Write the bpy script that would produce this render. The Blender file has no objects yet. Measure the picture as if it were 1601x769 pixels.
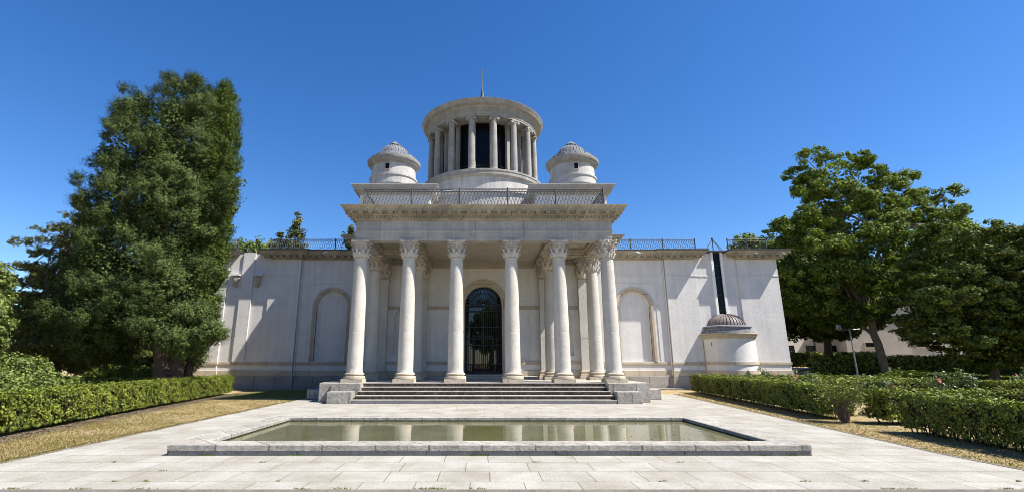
import bpy, math, random
import numpy as np
from math import sin, cos, pi, radians, atan, atan2, sqrt
from mathutils import Vector

C = bpy.context.scene.collection
SC = bpy.context.scene
random.seed(7)
RNG = np.random.default_rng(11)

# ------------------------------------------------------------------ camera
cam_d = bpy.data.cameras.new('camera')
cam = bpy.data.objects.new('camera', cam_d); C.objects.link(cam)
cam.location = (-0.153, 0, 1.6)
cam.rotation_euler = (radians(90 + 13.67), 0, 0)
cam_d.sensor_width = 36; cam_d.lens = 750 / 1601 * 36
cam_d.shift_x = 49 / 1601
cam_d.clip_start = 0.1; cam_d.clip_end = 3000
SC.camera = cam

# ------------------------------------------------------------------ light
SUN = Vector((0.69, -0.23, 1.0)).normalized()
EL = math.asin(SUN.z); AZ = atan2(SUN.x, SUN.y)
w = bpy.data.worlds.new('World'); SC.world = w; w.use_nodes = True
nt = w.node_tree; bg = nt.nodes['Background']
sky = nt.nodes.new('ShaderNodeTexSky'); sky.sky_type = 'NISHITA'; sky.sun_disc = False
sky.sun_elevation = EL; sky.sun_rotation = AZ
sky.air_density = 1.0; sky.dust_density = 0.25; sky.ozone_density = 3.0; sky.altitude = 650
hs = nt.nodes.new('ShaderNodeHueSaturation'); hs.inputs['Hue'].default_value = 0.508; hs.inputs['Saturation'].default_value = 1.30; hs.inputs['Value'].default_value = 1.0
nt.links.new(sky.outputs[0], hs.inputs['Color']); nt.links.new(hs.outputs[0], bg.inputs[0]); bg.inputs[1].default_value = 0.090
sd = bpy.data.lights.new('sun', 'SUN'); sd.energy = 5.0; sd.angle = radians(0.5); sd.color = (1.0, 0.95, 0.87)
so = bpy.data.objects.new('sun', sd); C.objects.link(so)
so.rotation_euler = SUN.to_track_quat('Z', 'Y').to_euler(); so.location = (60, -20, 90)
SC.view_settings.view_transform = 'Standard'; SC.view_settings.look = 'None'
SC.view_settings.exposure = 1.05; SC.view_settings.gamma = 1.0
SC.view_settings.use_curve_mapping = False
SC.cycles.filter_width = 0.9

# ------------------------------------------------------------------ materials
def mat(name):
    m = bpy.data.materials.new(name); m.use_nodes = True
    return m, m.node_tree, m.node_tree.nodes['Principled BSDF']
def N(nt, t, **k):
    n = nt.nodes.new(t)
    for a, b in k.items():
        if a in n.inputs: n.inputs[a].default_value = b
        else: setattr(n, a, b)
    return n
def ramp(nt, src, stops):
    r = nt.nodes.new('ShaderNodeValToRGB'); el = r.color_ramp.elements
    while len(el) < len(stops): el.new(0.5)
    for e, (p, c) in zip(el, stops):
        e.position = p; e.color = c if len(c) == 4 else (*c, 1)
    nt.links.new(src, r.inputs[0]); return r.outputs[0]
def mixc(nt, f, a, b, mode='MIX'):
    m = nt.nodes.new('ShaderNodeMix'); m.data_type = 'RGBA'; m.blend_type = mode
    for i, v in ((0, f), (6, a), (7, b)):
        if hasattr(v, 'links'): nt.links.new(v, m.inputs[i])
        else: m.inputs[i].default_value = v if i == 0 else ((*v, 1) if len(v) == 3 else v)
    return m.outputs[2]
def math_(nt, op, a, b=None):
    m = nt.nodes.new('ShaderNodeMath'); m.operation = op
    for i, v in ((0, a), (1, b)):
        if v is None: continue
        if hasattr(v, 'links'): nt.links.new(v, m.inputs[i])
        else: m.inputs[i].default_value = v
    return m.outputs[0]

def stone(name, base, speck=0.35, stain=(0.0, (0.3, 0.2, 0.1)), bump=0.3, brick=None, rough=0.85, grime=0.25, streak=0.0):
    m, nt, b = mat(name)
    geo = N(nt, 'ShaderNodeNewGeometry'); pos = geo.outputs['Position']
    n1 = N(nt, 'ShaderNodeTexNoise', Scale=20.0, Detail=6.0, Roughness=0.8); nt.links.new(pos, n1.inputs['Vector'])
    n2 = N(nt, 'ShaderNodeTexNoise', Scale=1.3, Detail=6.0, Roughness=0.65); nt.links.new(pos, n2.inputs['Vector'])
    n3 = N(nt, 'ShaderNodeTexNoise', Scale=7.0, Detail=5.0, Roughness=0.7); nt.links.new(pos, n3.inputs['Vector'])
    sp = ramp(nt, n1.outputs[0], [(0.32, (1 - speck,) * 3), (0.47, (1, 1, 1)), (0.66, (1 + speck * .4,) * 3)])
    c = mixc(nt, 1.0, (*base, 1), sp, 'MULTIPLY')
    g = ramp(nt, n2.outputs[0], [(0.35, (1 - grime,) * 3), (0.6, (1, 1, 1))])
    c = mixc(nt, 1.0, c, g, 'MULTIPLY')
    if stain[0] > 0:
        s = ramp(nt, n3.outputs[0], [(0.48, (0, 0, 0)), (0.68, (stain[0],) * 3)])
        c = mixc(nt, s, c, (*stain[1], 1))
    if streak > 0:
        mp = N(nt, 'ShaderNodeMapping'); mp.inputs['Scale'].default_value = (3.5, 3.5, 0.12)
        nt.links.new(pos, mp.inputs['Vector'])
        n4 = N(nt, 'ShaderNodeTexNoise', Scale=1.0, Detail=5.0, Roughness=0.6); nt.links.new(mp.outputs[0], n4.inputs['Vector'])
        s = ramp(nt, n4.outputs[0], [(0.42, (1 - streak,) * 3), (0.62, (1, 1, 1))])
        c = mixc(nt, 1.0, c, s, 'MULTIPLY')
    h = math_(nt, 'ADD', math_(nt, 'MULTIPLY', n1.outputs[0], 0.35), n3.outputs[0])
    if brick:
        bw, bh, mort, var = brick
        sep = N(nt, 'ShaderNodeSeparateXYZ'); nt.links.new(pos, sep.inputs[0])
        cmb = N(nt, 'ShaderNodeCombineXYZ')
        nt.links.new(math_(nt, 'ADD', sep.outputs[0], sep.outputs[1]), cmb.inputs[0])
        nt.links.new(sep.outputs[2], cmb.inputs[1])
        br = N(nt, 'ShaderNodeTexBrick', Scale=1.0)
        br.inputs['Brick Width'].default_value = bw; br.inputs['Row Height'].default_value = bh
        br.inputs['Mortar Size'].default_value = mort; br.inputs['Mortar Smooth'].default_value = 0.2
        br.inputs['Color1'].default_value = (1, 1, 1, 1); br.inputs['Color2'].default_value = (1 - var,) * 3 + (1,)
        br.inputs['Mortar'].default_value = (0.45, 0.43, 0.4, 1)
        nt.links.new(cmb.outputs[0], br.inputs['Vector'])
        c = mixc(nt, 1.0, c, br.outputs['Color'], 'MULTIPLY')
        h = math_(nt, 'SUBTRACT', h, math_(nt, 'MULTIPLY', br.outputs['Fac'], 2.0))
    nt.links.new(c, b.inputs['Base Color']); b.inputs['Roughness'].default_value = rough
    b.inputs['Specular IOR Level'].default_value = 0.25
    bp = N(nt, 'ShaderNodeBump', Strength=bump, Distance=0.03); nt.links.new(h, bp.inputs['Height'])
    nt.links.new(bp.outputs[0], b.inputs['Normal'])
    return m

def plain(name, col, rough=0.6, metal=0.0, var=0.15, scale=6.0, bump=0.0, spec=0.5):
    m, nt, b = mat(name)
    geo = N(nt, 'ShaderNodeNewGeometry')
    n = N(nt, 'ShaderNodeTexNoise', Scale=scale, Detail=5.0, Roughness=0.65); nt.links.new(geo.outputs['Position'], n.inputs['Vector'])
    r = ramp(nt, n.outputs[0], [(0.3, tuple(x * (1 - var) for x in col)), (0.7, tuple(min(1, x * (1 + var)) for x in col))])
    nt.links.new(r, b.inputs['Base Color']); b.inputs['Roughness'].default_value = rough; b.inputs['Metallic'].default_value = metal
    b.inputs['Specular IOR Level'].default_value = spec
    if bump:
        bp = N(nt, 'ShaderNodeBump', Strength=bump, Distance=0.02); nt.links.new(n.outputs[0], bp.inputs['Height'])
        nt.links.new(bp.outputs[0], b.inputs['Normal'])
    return m

def leafmat(name, dark, light, trans=0.3, rough=0.45, spec=0.4):
    m, nt, b = mat(name)
    geo = N(nt, 'ShaderNodeNewGeometry')
    n = N(nt, 'ShaderNodeTexNoise', Scale=0.9, Detail=3.0); nt.links.new(geo.outputs['Position'], n.inputs['Vector'])
    f = math_(nt, 'ADD', math_(nt, 'MULTIPLY', geo.outputs['Random Per Island'], 0.6), math_(nt, 'MULTIPLY', n.outputs[0], 0.5))
    c = ramp(nt, f, [(0.15, dark), (0.5, tuple(a * .6 + b_ * .4 for a, b_ in zip(dark, light))), (0.85, light)])
    nt.links.new(c, b.inputs['Base Color']); b.inputs['Roughness'].default_value = rough
    b.inputs['Specular IOR Level'].default_value = spec
    tr = N(nt, 'ShaderNodeBsdfTranslucent')
    c2 = mixc(nt, 1.0, c, (1.15, 1.25, 0.5, 1), 'MULTIPLY'); nt.links.new(c2, tr.inputs[0])
    mx = N(nt, 'ShaderNodeMixShader'); mx.inputs[0].default_value = trans
    nt.links.new(b.outputs[0], mx.inputs[1]); nt.links.new(tr.outputs[0], mx.inputs[2])
    nt.links.new(mx.outputs[0], nt.nodes['Material Output'].inputs[0])
    return m

M = {}
M['stucco'] = stone('stucco_plaster', (0.67, 0.645, 0.615), 0.06, (0.12, (0.50, 0.46, 0.40)), 0.4, grime=0.10, streak=0.07)
M['granite'] = stone('granite_column', (0.52, 0.485, 0.425), 0.22, (0.2, (0.40, 0.35, 0.29)), 0.6, grime=0.15)
M['entab'] = stone('granite_entablature', (0.43, 0.415, 0.39), 0.28, (0.25, (0.30, 0.27, 0.23)), 0.4, brick=(2.22, 3.0, 0.012, 0.12), grime=0.2, streak=0.12)
M['cornice'] = stone('weathered_cornice', (0.42, 0.375, 0.295), 0.25, (0.55, (0.22, 0.175, 0.12)), 0.5, brick=(1.1, 3.0, 0.014, 0.18), grime=0.3)
M['cream'] = stone('cream_stone_trim', (0.50, 0.43, 0.33), 0.12, (0.35, (0.50, 0.38, 0.24)), 0.4, brick=(0.95, 3.0, 0.01, 0.12), grime=0.2)
M['capital'] = stone('carved_limestone', (0.54, 0.49, 0.42), 0.12, (0.3, (0.38, 0.31, 0.23)), 0.4, grime=0.25)
M['base'] = stone('granite_plinth', (0.35, 0.325, 0.29), 0.38, (0.25, (0.30, 0.26, 0.22)), 0.6, brick=(1.25, 2.0, 0.02, 0.15), grime=0.25)
M['step'] = stone('worn_step_granite', (0.40, 0.375, 0.33), 0.3, (0.4, (0.32, 0.22, 0.15)), 0.5, grime=0.25)
M['lantern'] = stone('grey_lantern_granite', (0.33, 0.315, 0.285), 0.3, (0.3, (0.2, 0.18, 0.15)), 0.8, grime=0.25, streak=0.15)
M['turret'] = stone('grey_turret_render', (0.50, 0.485, 0.46), 0.08, (0.25, (0.34, 0.32, 0.28)), 0.4, grime=0.18, streak=0.22)
M['kerb'] = stone('pool_kerb_granite', (0.40, 0.375, 0.33), 0.55, (0.75, (0.20, 0.175, 0.14)), 1.0, brick=(0.95, 2.0, 0.014, 0.2), grime=0.3)
M['kerb_low'] = stone('dark_wet_granite', (0.26, 0.25, 0.24), 0.5, (0.3, (0.14, 0.13, 0.12)), 0.8, brick=(2.3, 2.0, 0.01, 0.1))
M['riser'] = stone('stained_shaded_riser', (0.075, 0.058, 0.047), 0.3, (0.4, (0.40, 0.33, 0.26)), 0.5)  # brown staining, with the shade under the nosings put into the dark base
M['ceiling'] = stone('portico_ceiling', (0.40, 0.36, 0.29), 0.05, (0.2, (0.36, 0.31, 0.25)), 0.2, grime=0.15)
M['lead'] = plain('lead_sheet', (0.17, 0.175, 0.19), 0.8, 0.0, 0.4, 5, 0.2, 0.2)
M['darklead'] = plain('dark_lead_gutter', (0.07, 0.075, 0.085), 0.5, 0.3, 0.3, 5)
M['copper'] = plain('brown_copper', (0.17, 0.14, 0.13), 0.6, 0.0, 0.45, 4, 0.2)
M['iron'] = plain('black_iron', (0.018, 0.018, 0.02), 0.5, 0.3, 0.3)
M['rail'] = plain('grey_painted_iron', (0.055, 0.055, 0.06), 0.6, 0.1, 0.3)
M['white'] = plain('white_paint', (0.78, 0.78, 0.76), 0.6, 0, 0.05)
M['bark'] = plain('bark', (0.085, 0.06, 0.045), 0.9, 0, 0.45, 9, 0.9, 0.2)
M['bark2'] = plain('pale_bark', (0.20, 0.165, 0.125), 0.9, 0, 0.4, 5, 0.8, 0.2)
M['steel'] = plain('galvanised_steel', (0.35, 0.36, 0.37), 0.45, 0.6, 0.15)
M['asphalt'] = plain('asphalt', (0.06, 0.06, 0.065), 0.9, 0, 0.25, 30, 0.3)
M['farwall'] = plain('far_plaster_wall', (0.50, 0.46, 0.41), 0.85, 0, 0.1, 1.5, 0.1)
M['farstone'] = stone('far_stone_base', (0.5, 0.46, 0.40), 0.2, (0.3, (0.36, 0.3, 0.24)), 0.4, brick=(1.0, 0.45, 0.02, 0.2))

def glassmat(name, col, rough=0.04, ior=1.6):
    m, nt, b = mat(name)
    b.inputs['Base Color'].default_value = (*col, 1); b.inputs['Roughness'].default_value = rough
    b.inputs['IOR'].default_value = ior
    g = N(nt, 'ShaderNodeNewGeometry'); n = N(nt, 'ShaderNodeTexNoise', Scale=0.8, Detail=1.0); nt.links.new(g.outputs['Position'], n.inputs['Vector'])
    bp = N(nt, 'ShaderNodeBump', Strength=0.06, Distance=0.05); nt.links.new(n.outputs[0], bp.inputs['Height']); nt.links.new(bp.outputs[0], b.inputs['Normal'])
    return m
M['glass'] = glassmat('dark_window_glass', (0.006, 0.006, 0.008), 0.12, 1.22)
M['doorglass'] = glassmat('door_glass', (0.006, 0.007, 0.008), 0.02, 1.7)
M['water'] = None
def water():
    m, nt, b = mat('green_pond_water')
    g = N(nt, 'ShaderNodeNewGeometry')
    n0 = N(nt, 'ShaderNodeTexNoise', Scale=1.2, Detail=4.0); nt.links.new(g.outputs['Position'], n0.inputs['Vector'])
    c = ramp(nt, n0.outputs[0], [(0.3, (0.085, 0.085, 0.032)), (0.7, (0.125, 0.12, 0.055))]); nt.links.new(c, b.inputs['Base Color'])
    b.inputs['Roughness'].default_value = 0.03; b.inputs['IOR'].default_value = 1.40
    mp = N(nt, 'ShaderNodeMapping'); mp.inputs['Scale'].default_value = (1.0, 3.5, 1); nt.links.new(g.outputs['Position'], mp.inputs['Vector'])
    n = N(nt, 'ShaderNodeTexNoise', Scale=2.2, Detail=3.0, Roughness=0.55); nt.links.new(mp.outputs[0], n.inputs['Vector'])
    bp = N(nt, 'ShaderNodeBump', Strength=0.16, Distance=0.012); nt.links.new(n.outputs[0], bp.inputs['Height']); nt.links.new(bp.outputs[0], b.inputs['Normal'])
    return m
M['water'] = water()

def paving():
    m, nt, b = mat('granite_paving')
    g = N(nt, 'ShaderNodeNewGeometry'); pos = g.outputs['Position']
    n2 = N(nt, 'ShaderNodeTexNoise', Scale=1.1, Detail=7.0, Roughness=0.7); nt.links.new(pos, n2.inputs['Vector'])
    wob = N(nt, 'ShaderNodeTexNoise', Scale=0.7, Detail=2.0); nt.links.new(pos, wob.inputs['Vector'])
    mv = N(nt, 'ShaderNodeVectorMath', operation='MULTIPLY_ADD'); nt.links.new(wob.outputs['Color'], mv.inputs[0])
    mv.inputs[1].default_value = (0.05, 0.05, 0); nt.links.new(pos, mv.inputs[2])
    br = N(nt, 'ShaderNodeTexBrick', Scale=1.0); br.offset = 0.37; br.squash = 1.35; br.squash_frequency = 3
    br.inputs['Brick Width'].default_value = 0.74; br.inputs['Row Height'].default_value = 0.66
    br.inputs['Mortar Size'].default_value = 0.007; br.inputs['Mortar Smooth'].default_value = 0.3
    br.inputs['Color1'].default_value = (1, 1, 1, 1); br.inputs['Color2'].default_value = (0.86, 0.85, 0.83, 1); br.inputs['Bias'].default_value = -0.1
    br.inputs['Mortar'].default_value = (0.42, 0.37, 0.30, 1)
    nt.links.new(mv.outputs[0], br.inputs['Vector'])
    n1 = N(nt, 'ShaderNodeTexNoise', Scale=26.0, Detail=7.0, Roughness=0.8); nt.links.new(pos, n1.inputs['Vector'])
    c = mixc(nt, 1.0, (0.365, 0.350, 0.312, 1), br.outputs['Color'], 'MULTIPLY')
    # joints are open in places only
    gap = ramp(nt, n2.outputs[0], [(0.36, (0.78, 0.75, 0.70)), (0.62, (1.04, 1.04, 1.04))]); c = mixc(nt, 1.0, c, gap, 'MULTIPLY')
    sp = ramp(nt, n1.outputs[0], [(0.34, (0.68, 0.67, 0.64)), (0.5, (1, 1, 1)), (0.68, (1.12, 1.12, 1.12))]); c = mixc(nt, 1.0, c, sp, 'MULTIPLY')
    n3 = N(nt, 'ShaderNodeTexNoise', Scale=3.2, Detail=6.0, Roughness=0.75); nt.links.new(pos, n3.inputs['Vector'])
    st = ramp(nt, n3.outputs[0], [(0.58, (0, 0, 0)), (0.74, (0.45, 0.45, 0.45))]); c = mixc(nt, st, c, (0.30, 0.265, 0.215, 1))
    v = N(nt, 'ShaderNodeTexVoronoi', Scale=1.7); nt.links.new(pos, v.inputs['Vector'])
    dd = ramp(nt, v.outputs['Distance'], [(0.015, (0.35, 0.33, 0.3)), (0.035, (1, 1, 1))]); c = mixc(nt, 1.0, c, dd, 'MULTIPLY')
    nt.links.new(c, b.inputs['Base Color']); b.inputs['Roughness'].default_value = 0.8; b.inputs['Specular IOR Level'].default_value = 0.25
    h = math_(nt, 'SUBTRACT', math_(nt, 'ADD', math_(nt, 'MULTIPLY', n1.outputs[0], 0.3), math_(nt, 'MULTIPLY', n3.outputs[0], 0.5)), math_(nt, 'MULTIPLY', br.outputs['Fac'], 1.5))
    bp = N(nt, 'ShaderNodeBump', Strength=0.5, Distance=0.015); nt.links.new(h, bp.inputs['Height']); nt.links.new(bp.outputs[0], b.inputs['Normal'])
    return m
M['paving'] = paving()

def soil():
    m, nt, b = mat('dry_soil_and_grass')
    g = N(nt, 'ShaderNodeNewGeometry'); pos = g.outputs['Position']
    n = N(nt, 'ShaderNodeTexNoise', Scale=1.4, Detail=8.0, Roughness=0.75); nt.links.new(pos, n.inputs['Vector'])
    n2 = N(nt, 'ShaderNodeTexNoise', Scale=18.0, Detail=6.0, Roughness=0.8); nt.links.new(pos, n2.inputs['Vector'])
    c = ramp(nt, n.outputs[0], [(0.3, (0.20, 0.13, 0.075)), (0.44, (0.40, 0.31, 0.195)), (0.58, (0.32, 0.26, 0.13)), (0.72, (0.17, 0.16, 0.055))])
    s = ramp(nt, n2.outputs[0], [(0.35, (0.5, 0.48, 0.42)), (0.62, (1.15, 1.12, 1.05))]); c = mixc(nt, 1.0, c, s, 'MULTIPLY')
    nt.links.new(c, b.inputs['Base Color']); b.inputs['Roughness'].default_value = 1.0; b.inputs['Specular IOR Level'].default_value = 0.1
    bp = N(nt, 'ShaderNodeBump', Strength=0.9, Distance=0.04); nt.links.new(n2.outputs[0], bp.inputs['Height']); nt.links.new(bp.outputs[0], b.inputs['Normal'])
    return m
M['soil'] = soil()
M['leaf_hedge'] = leafmat('box_hedge_leaf', (0.018, 0.032, 0.006), (0.25, 0.29, 0.042), 0.11, 0.55, 0.2)
M['leaf_con'] = leafmat('cypress_leaf', (0.007, 0.016, 0.005), (0.115, 0.155, 0.042), 0.05, 0.7, 0.08)
M['leaf_con2'] = leafmat('narrow_cypress_leaf', (0.02, 0.040, 0.006), (0.14, 0.185, 0.035), 0.12, 0.7, 0.1)
M['leaf_cedar'] = leafmat('cedar_leaf', (0.02, 0.030, 0.010), (0.17, 0.18, 0.055), 0.08, 0.7, 0.1)
M['leaf_plane'] = leafmat('plane_leaf', (0.022, 0.042, 0.007), (0.22, 0.28, 0.042), 0.27, 0.6, 0.15)
M['leaf_chest'] = leafmat('chestnut_leaf', (0.013, 0.026, 0.006), (0.135, 0.175, 0.032), 0.18, 0.6, 0.15)
M['leaf_shrub'] = leafmat('shrub_leaf', (0.04, 0.07, 0.016), (0.24, 0.28, 0.075), 0.3, 0.6, 0.2)
M['leaf_rose'] = leafmat('rose_leaf', (0.04, 0.07, 0.02), (0.17, 0.21, 0.09), 0.25, 0.45, 0.4)
M['petal'] = leafmat('pink_petal', (0.55, 0.16, 0.22), (0.75, 0.35, 0.4), 0.3)
M['twig'] = plain('dry_twig', (0.13, 0.10, 0.075), 0.9, 0, 0.35, 8)
M['grass'] = leafmat('dry_grass_blade', (0.10, 0.105, 0.022), (0.31, 0.235, 0.10), 0.25, 0.8, 0.1)
M['weed'] = leafmat('weed_leaf', (0.08, 0.12, 0.03), (0.18, 0.22, 0.06), 0.25, 0.7, 0.2)
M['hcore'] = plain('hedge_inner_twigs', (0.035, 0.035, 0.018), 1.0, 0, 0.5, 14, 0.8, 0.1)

# ------------------------------------------------------------------ helpers
ORG = {}
def link(o, parent=None, org=None):
    C.objects.link(o)
    if parent is not None:
        o.parent = parent
        p = ORG[parent.name]
        w_ = org if org is not None else p
        o.location = tuple(a - b for a, b in zip(w_, p)); ORG[o.name] = tuple(w_)
    else:
        w_ = org or (0, 0, 0); o.location = w_; ORG[o.name] = tuple(w_)
    return o
def tag(o, label=None, cat=None, group=None, kind=None):
    if label: o['label'] = label
    if cat: o['category'] = cat
    if group: o['group'] = group
    if kind: o['kind'] = kind
    return o
def empty(name, loc):
    o = bpy.data.objects.new(name, None); o.empty_display_size = 0.3
    return link(o, None, loc)

class MB:
    def __init__(s): s.v = []; s.f = []; s.sm = []
    def add(s, vs, fs, smooth=False):
        n = len(s.v); s.v += [tuple(p) for p in vs]
        s.f += [tuple(i + n for i in f) for f in fs]; s.sm += [smooth] * len(fs); return s
    def box(s, x0, x1, y0, y1, z0, z1):
        v = [(x, y, z) for z in (z0, z1) for y in (y0, y1) for x in (x0, x1)]
        return s.add(v, [(0, 2, 3, 1), (4, 5, 7, 6), (0, 1, 5, 4), (2, 6, 7, 3), (0, 4, 6, 2), (1, 3, 7, 5)])
    def lathe(s, prof, c=(0, 0), n=32, a0=0.0, a1=2 * pi, smooth=True):
        full = abs(a1 - a0 - 2 * pi) < 1e-6; k = n if full else n + 1
        vs = [(c[0] + r * cos(a0 + (a1 - a0) * i / n), c[1] + r * sin(a0 + (a1 - a0) * i / n), z) for r, z in prof for i in range(k)]
        fs = []
        for j in range(len(prof) - 1):
            for i in range(n):
                i2 = (i + 1) % k
                fs.append((j * k + i, j * k + i2, (j + 1) * k + i2, (j + 1) * k + i))
        s.add(vs, fs, smooth)
        if full:
            n0 = len(s.v) - len(vs)
            for j in (0, len(prof) - 1):
                if prof[j][0] > 1e-4: s.f.append(tuple(n0 + j * k + i for i in range(k))); s.sm.append(False)
        return s
    def sweep(s, path, prof):
        """closed profile [(out, z)] along plan path, mitred; outward = right of travel."""
        k = len(prof); vs = []; n = len(path)
        for i, p in enumerate(path):
            ns = []
            for a, b in ((i - 1, i), (i, i + 1)):
                if a >= 0 and b < n:
                    dx, dy = path[b][0] - path[a][0], path[b][1] - path[a][1]; l = sqrt(dx * dx + dy * dy)
                    ns.append((dy / l, -dx / l))
            if len(ns) == 2:
                d = 1 + ns[0][0] * ns[1][0] + ns[0][1] * ns[1][1]
                m = ((ns[0][0] + ns[1][0]) / d, (ns[0][1] + ns[1][1]) / d)
            else: m = ns[0]
            vs += [(p[0] + m[0] * o, p[1] + m[1] * o, z) for o, z in prof]
        fs = [(i * k + j, i * k + (j + 1) % k, (i + 1) * k + (j + 1) % k, (i + 1) * k + j) for i in range(n - 1) for j in range(k)]
        fs += [tuple(range(k)), tuple((n - 1) * k + j for j in reversed(range(k)))]
        return s.add(vs, fs)
    def tube(s, pts, r, n=6, smooth=True, cap=True):
        pts = [Vector(p) for p in pts]; rs = r if isinstance(r, (list, tuple)) else [r] * len(pts)
        vs = []; up = None
        for i, p in enumerate(pts):
            t = (pts[min(i + 1, len(pts) - 1)] - pts[max(i - 1, 0)]).normalized()
            if up is None: up = Vector((0, 0, 1)) if abs(t.z) < 0.9 else Vector((1, 0, 0))
            a = t.cross(up).normalized(); b = t.cross(a).normalized(); up = -b if False else up
            vs += [p + (a * cos(2 * pi * j / n) + b * sin(2 * pi * j / n)) * rs[i] for j in range(n)]
        fs = [(i * n + j, i * n + (j + 1) % n, (i + 1) * n + (j + 1) % n, (i + 1) * n + j) for i in range(len(pts) - 1) for j in range(n)]
        if cap: fs += [tuple(range(n)), tuple((len(pts) - 1) * n + j for j in range(n))]
        return s.add(vs, fs, smooth)
    def mirror(s):
        r = MB(); r.v = [(-x, y, z) for x, y, z in s.v]; r.f = [tuple(reversed(f)) for f in s.f]; r.sm = list(s.sm); return r
    def build(s, name, m, parent=None, org=None, bevel=0.0, angle=35):
        me = bpy.data.meshes.new(name)
        o = bpy.data.objects.new(name, me); link(o, parent, org)
        w_ = ORG[o.name]
        me.from_pydata([(x - w_[0], y - w_[1], z - w_[2]) for x, y, z in s.v], [], s.f)
        me.polygons.foreach_set('use_smooth', s.sm)
        if any(s.sm): me.set_sharp_from_angle(angle=radians(angle))
        me.update(); me.materials.append(M[m] if isinstance(m, str) else m)
        if bevel:
            b = o.modifiers.new('bevel', 'BEVEL'); b.width = bevel; b.segments = 2; b.limit_method = 'ANGLE'; b.harden_normals = False
        return o
def copy_tree(o, parent=None, off=(0, 0, 0)):
    c = o.copy(); C.objects.link(c)
    if parent is not None: c.parent = parent
    for ch in [q for q in C.objects if q.parent == o]: copy_tree(ch, c)
    return c

def arch_pts(cx, r, zs, n=20):
    return [(cx - r * cos(pi * i / n), zs + r * sin(pi * i / n)) for i in range(n + 1)]
def arch_wall(mb, x0, x1, z0, z1, cx, r, zb, zs, y, depth):
    """wall face at y (facing -Y) with an arched opening, and its reveal going back by depth"""
    a = arch_pts(cx, r, zs)
    vs = []; fs = []
    def q(p): vs.append((p[0], y, p[1])); return len(vs) - 1
    def quad(*p): fs.append(tuple(q(t) for t in p))
    quad((x0, z0), (cx - r, z0), (cx - r, z1), (x0, z1)); quad((cx + r, z0), (x1, z0), (x1, z1), (cx + r, z1))
    if zb > z0: quad((cx - r, z0), (cx + r, z0), (cx + r, zb), (cx - r, zb))
    for i in range(len(a) - 1): quad(a[i], a[i + 1], (a[i + 1][0], z1), (a[i][0], z1))
    mb.add(vs, fs)
    out = [(cx - r, zb)] + a + [(cx + r, zb)]
    k = len(out); vs = [(x, y, z) for x, z in out] + [(x, y + depth, z) for x, z in out]
    mb.add(vs, [(i, i + k, (i + 1) % k + k, (i + 1) % k) for i in range(k)])
    return out
def arch_band(mb, cx, r0, r1, zb, zs, y0, y1, n=24):
    i_ = [(cx - r0, zb)] + arch_pts(cx, r0, zs, n) + [(cx + r0, zb)]
    o_ = [(cx - r1, zb)] + arch_pts(cx, r1, zs, n) + [(cx + r1, zb)]
    k = len(i_)
    vs = [(x, y0, z) for x, z in i_] + [(x, y0, z) for x, z in o_] + [(x, y1, z) for x, z in i_] + [(x, y1, z) for x, z in o_]
    fs = []
    for j in range(k - 1):
        fs += [(j, j + 1, k + j + 1, k + j), (k + j, k + j + 1, 3 * k + j + 1, 3 * k + j), (2 * k + j, 2 * k + j + 1, j + 1, j)]
    fs += [(0, k, 3 * k, 2 * k), (k - 1, 3 * k - 1, 4 * k - 1, 2 * k - 1)]
    mb.add(vs, fs)
def frame_line(mb, x0, x1, z0, z1, y, w_=0.05, p=0.025):
    """thin raised rectangular moulding on a wall facing -Y"""
    mb.box(x0, x0 + w_, y - p, y, z0, z1); mb.box(x1 - w_, x1, y - p, y, z0, z1)
    mb.box(x0 + w_, x1 - w_, y - p, y, z0, z0 + w_); mb.box(x0 + w_, x1 - w_, y - p, y, z1 - w_, z1)

# ------------------------------------------------------------------ ground
def gh(x, y):
    """terrain height: the garden rises gently behind and to the right"""
    t = min(1, max(0, (x - 20) / 8)) * min(1, max(0, (y - 20) / 18))
    u = min(1, max(0, (y - 44) / 30))
    l = min(1, max(0, (-x - 14) / 10)) * min(1, max(0, (y - 16) / 16)) * 0.5
    return -0.02 + 1.15 * (t * t * (3 - 2 * t)) + 0.3 * u * t + l
xs = sorted(set([-900, -400, -200, -120, -80, -60] + list(range(-48, 64, 2)) + [-8.05, 8.25, 90, 140, 220, 400, 900]))
ys = sorted(set([-400, -150, -60, -25, -10, 0, 6.60, 6.66] + list(range(8, 80, 2)) + [95, 120, 160, 240, 400, 900]))
g = MB()
vs = [(x, y, -0.35 if (y < 6.65) else gh(x, y)) for y in ys for x in xs]
nx = len(xs)
g.add(vs, [(j * nx + i, j * nx + i + 1, (j + 1) * nx + i + 1, (j + 1) * nx + i) for j in range(len(ys) - 1) for i in range(nx - 1)], True)
tag(g.build('ground', 'soil', angle=60), kind='structure')

def sheet(name, poly, z, m, thick=0.0):
    b = MB(); n = len(poly); vs = [(x, y, z) for x, y in poly]
    if thick: vs += [(x, y, z - thick) for x, y in poly]; fs = [tuple(range(n))] + [(i, i + n, (i + 1) % n + n, (i + 1) % n) for i in range(n)]
    else: fs = [tuple(range(n))]
    b.add(vs, fs); return tag(b.build(name, m), kind='structure')
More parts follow.
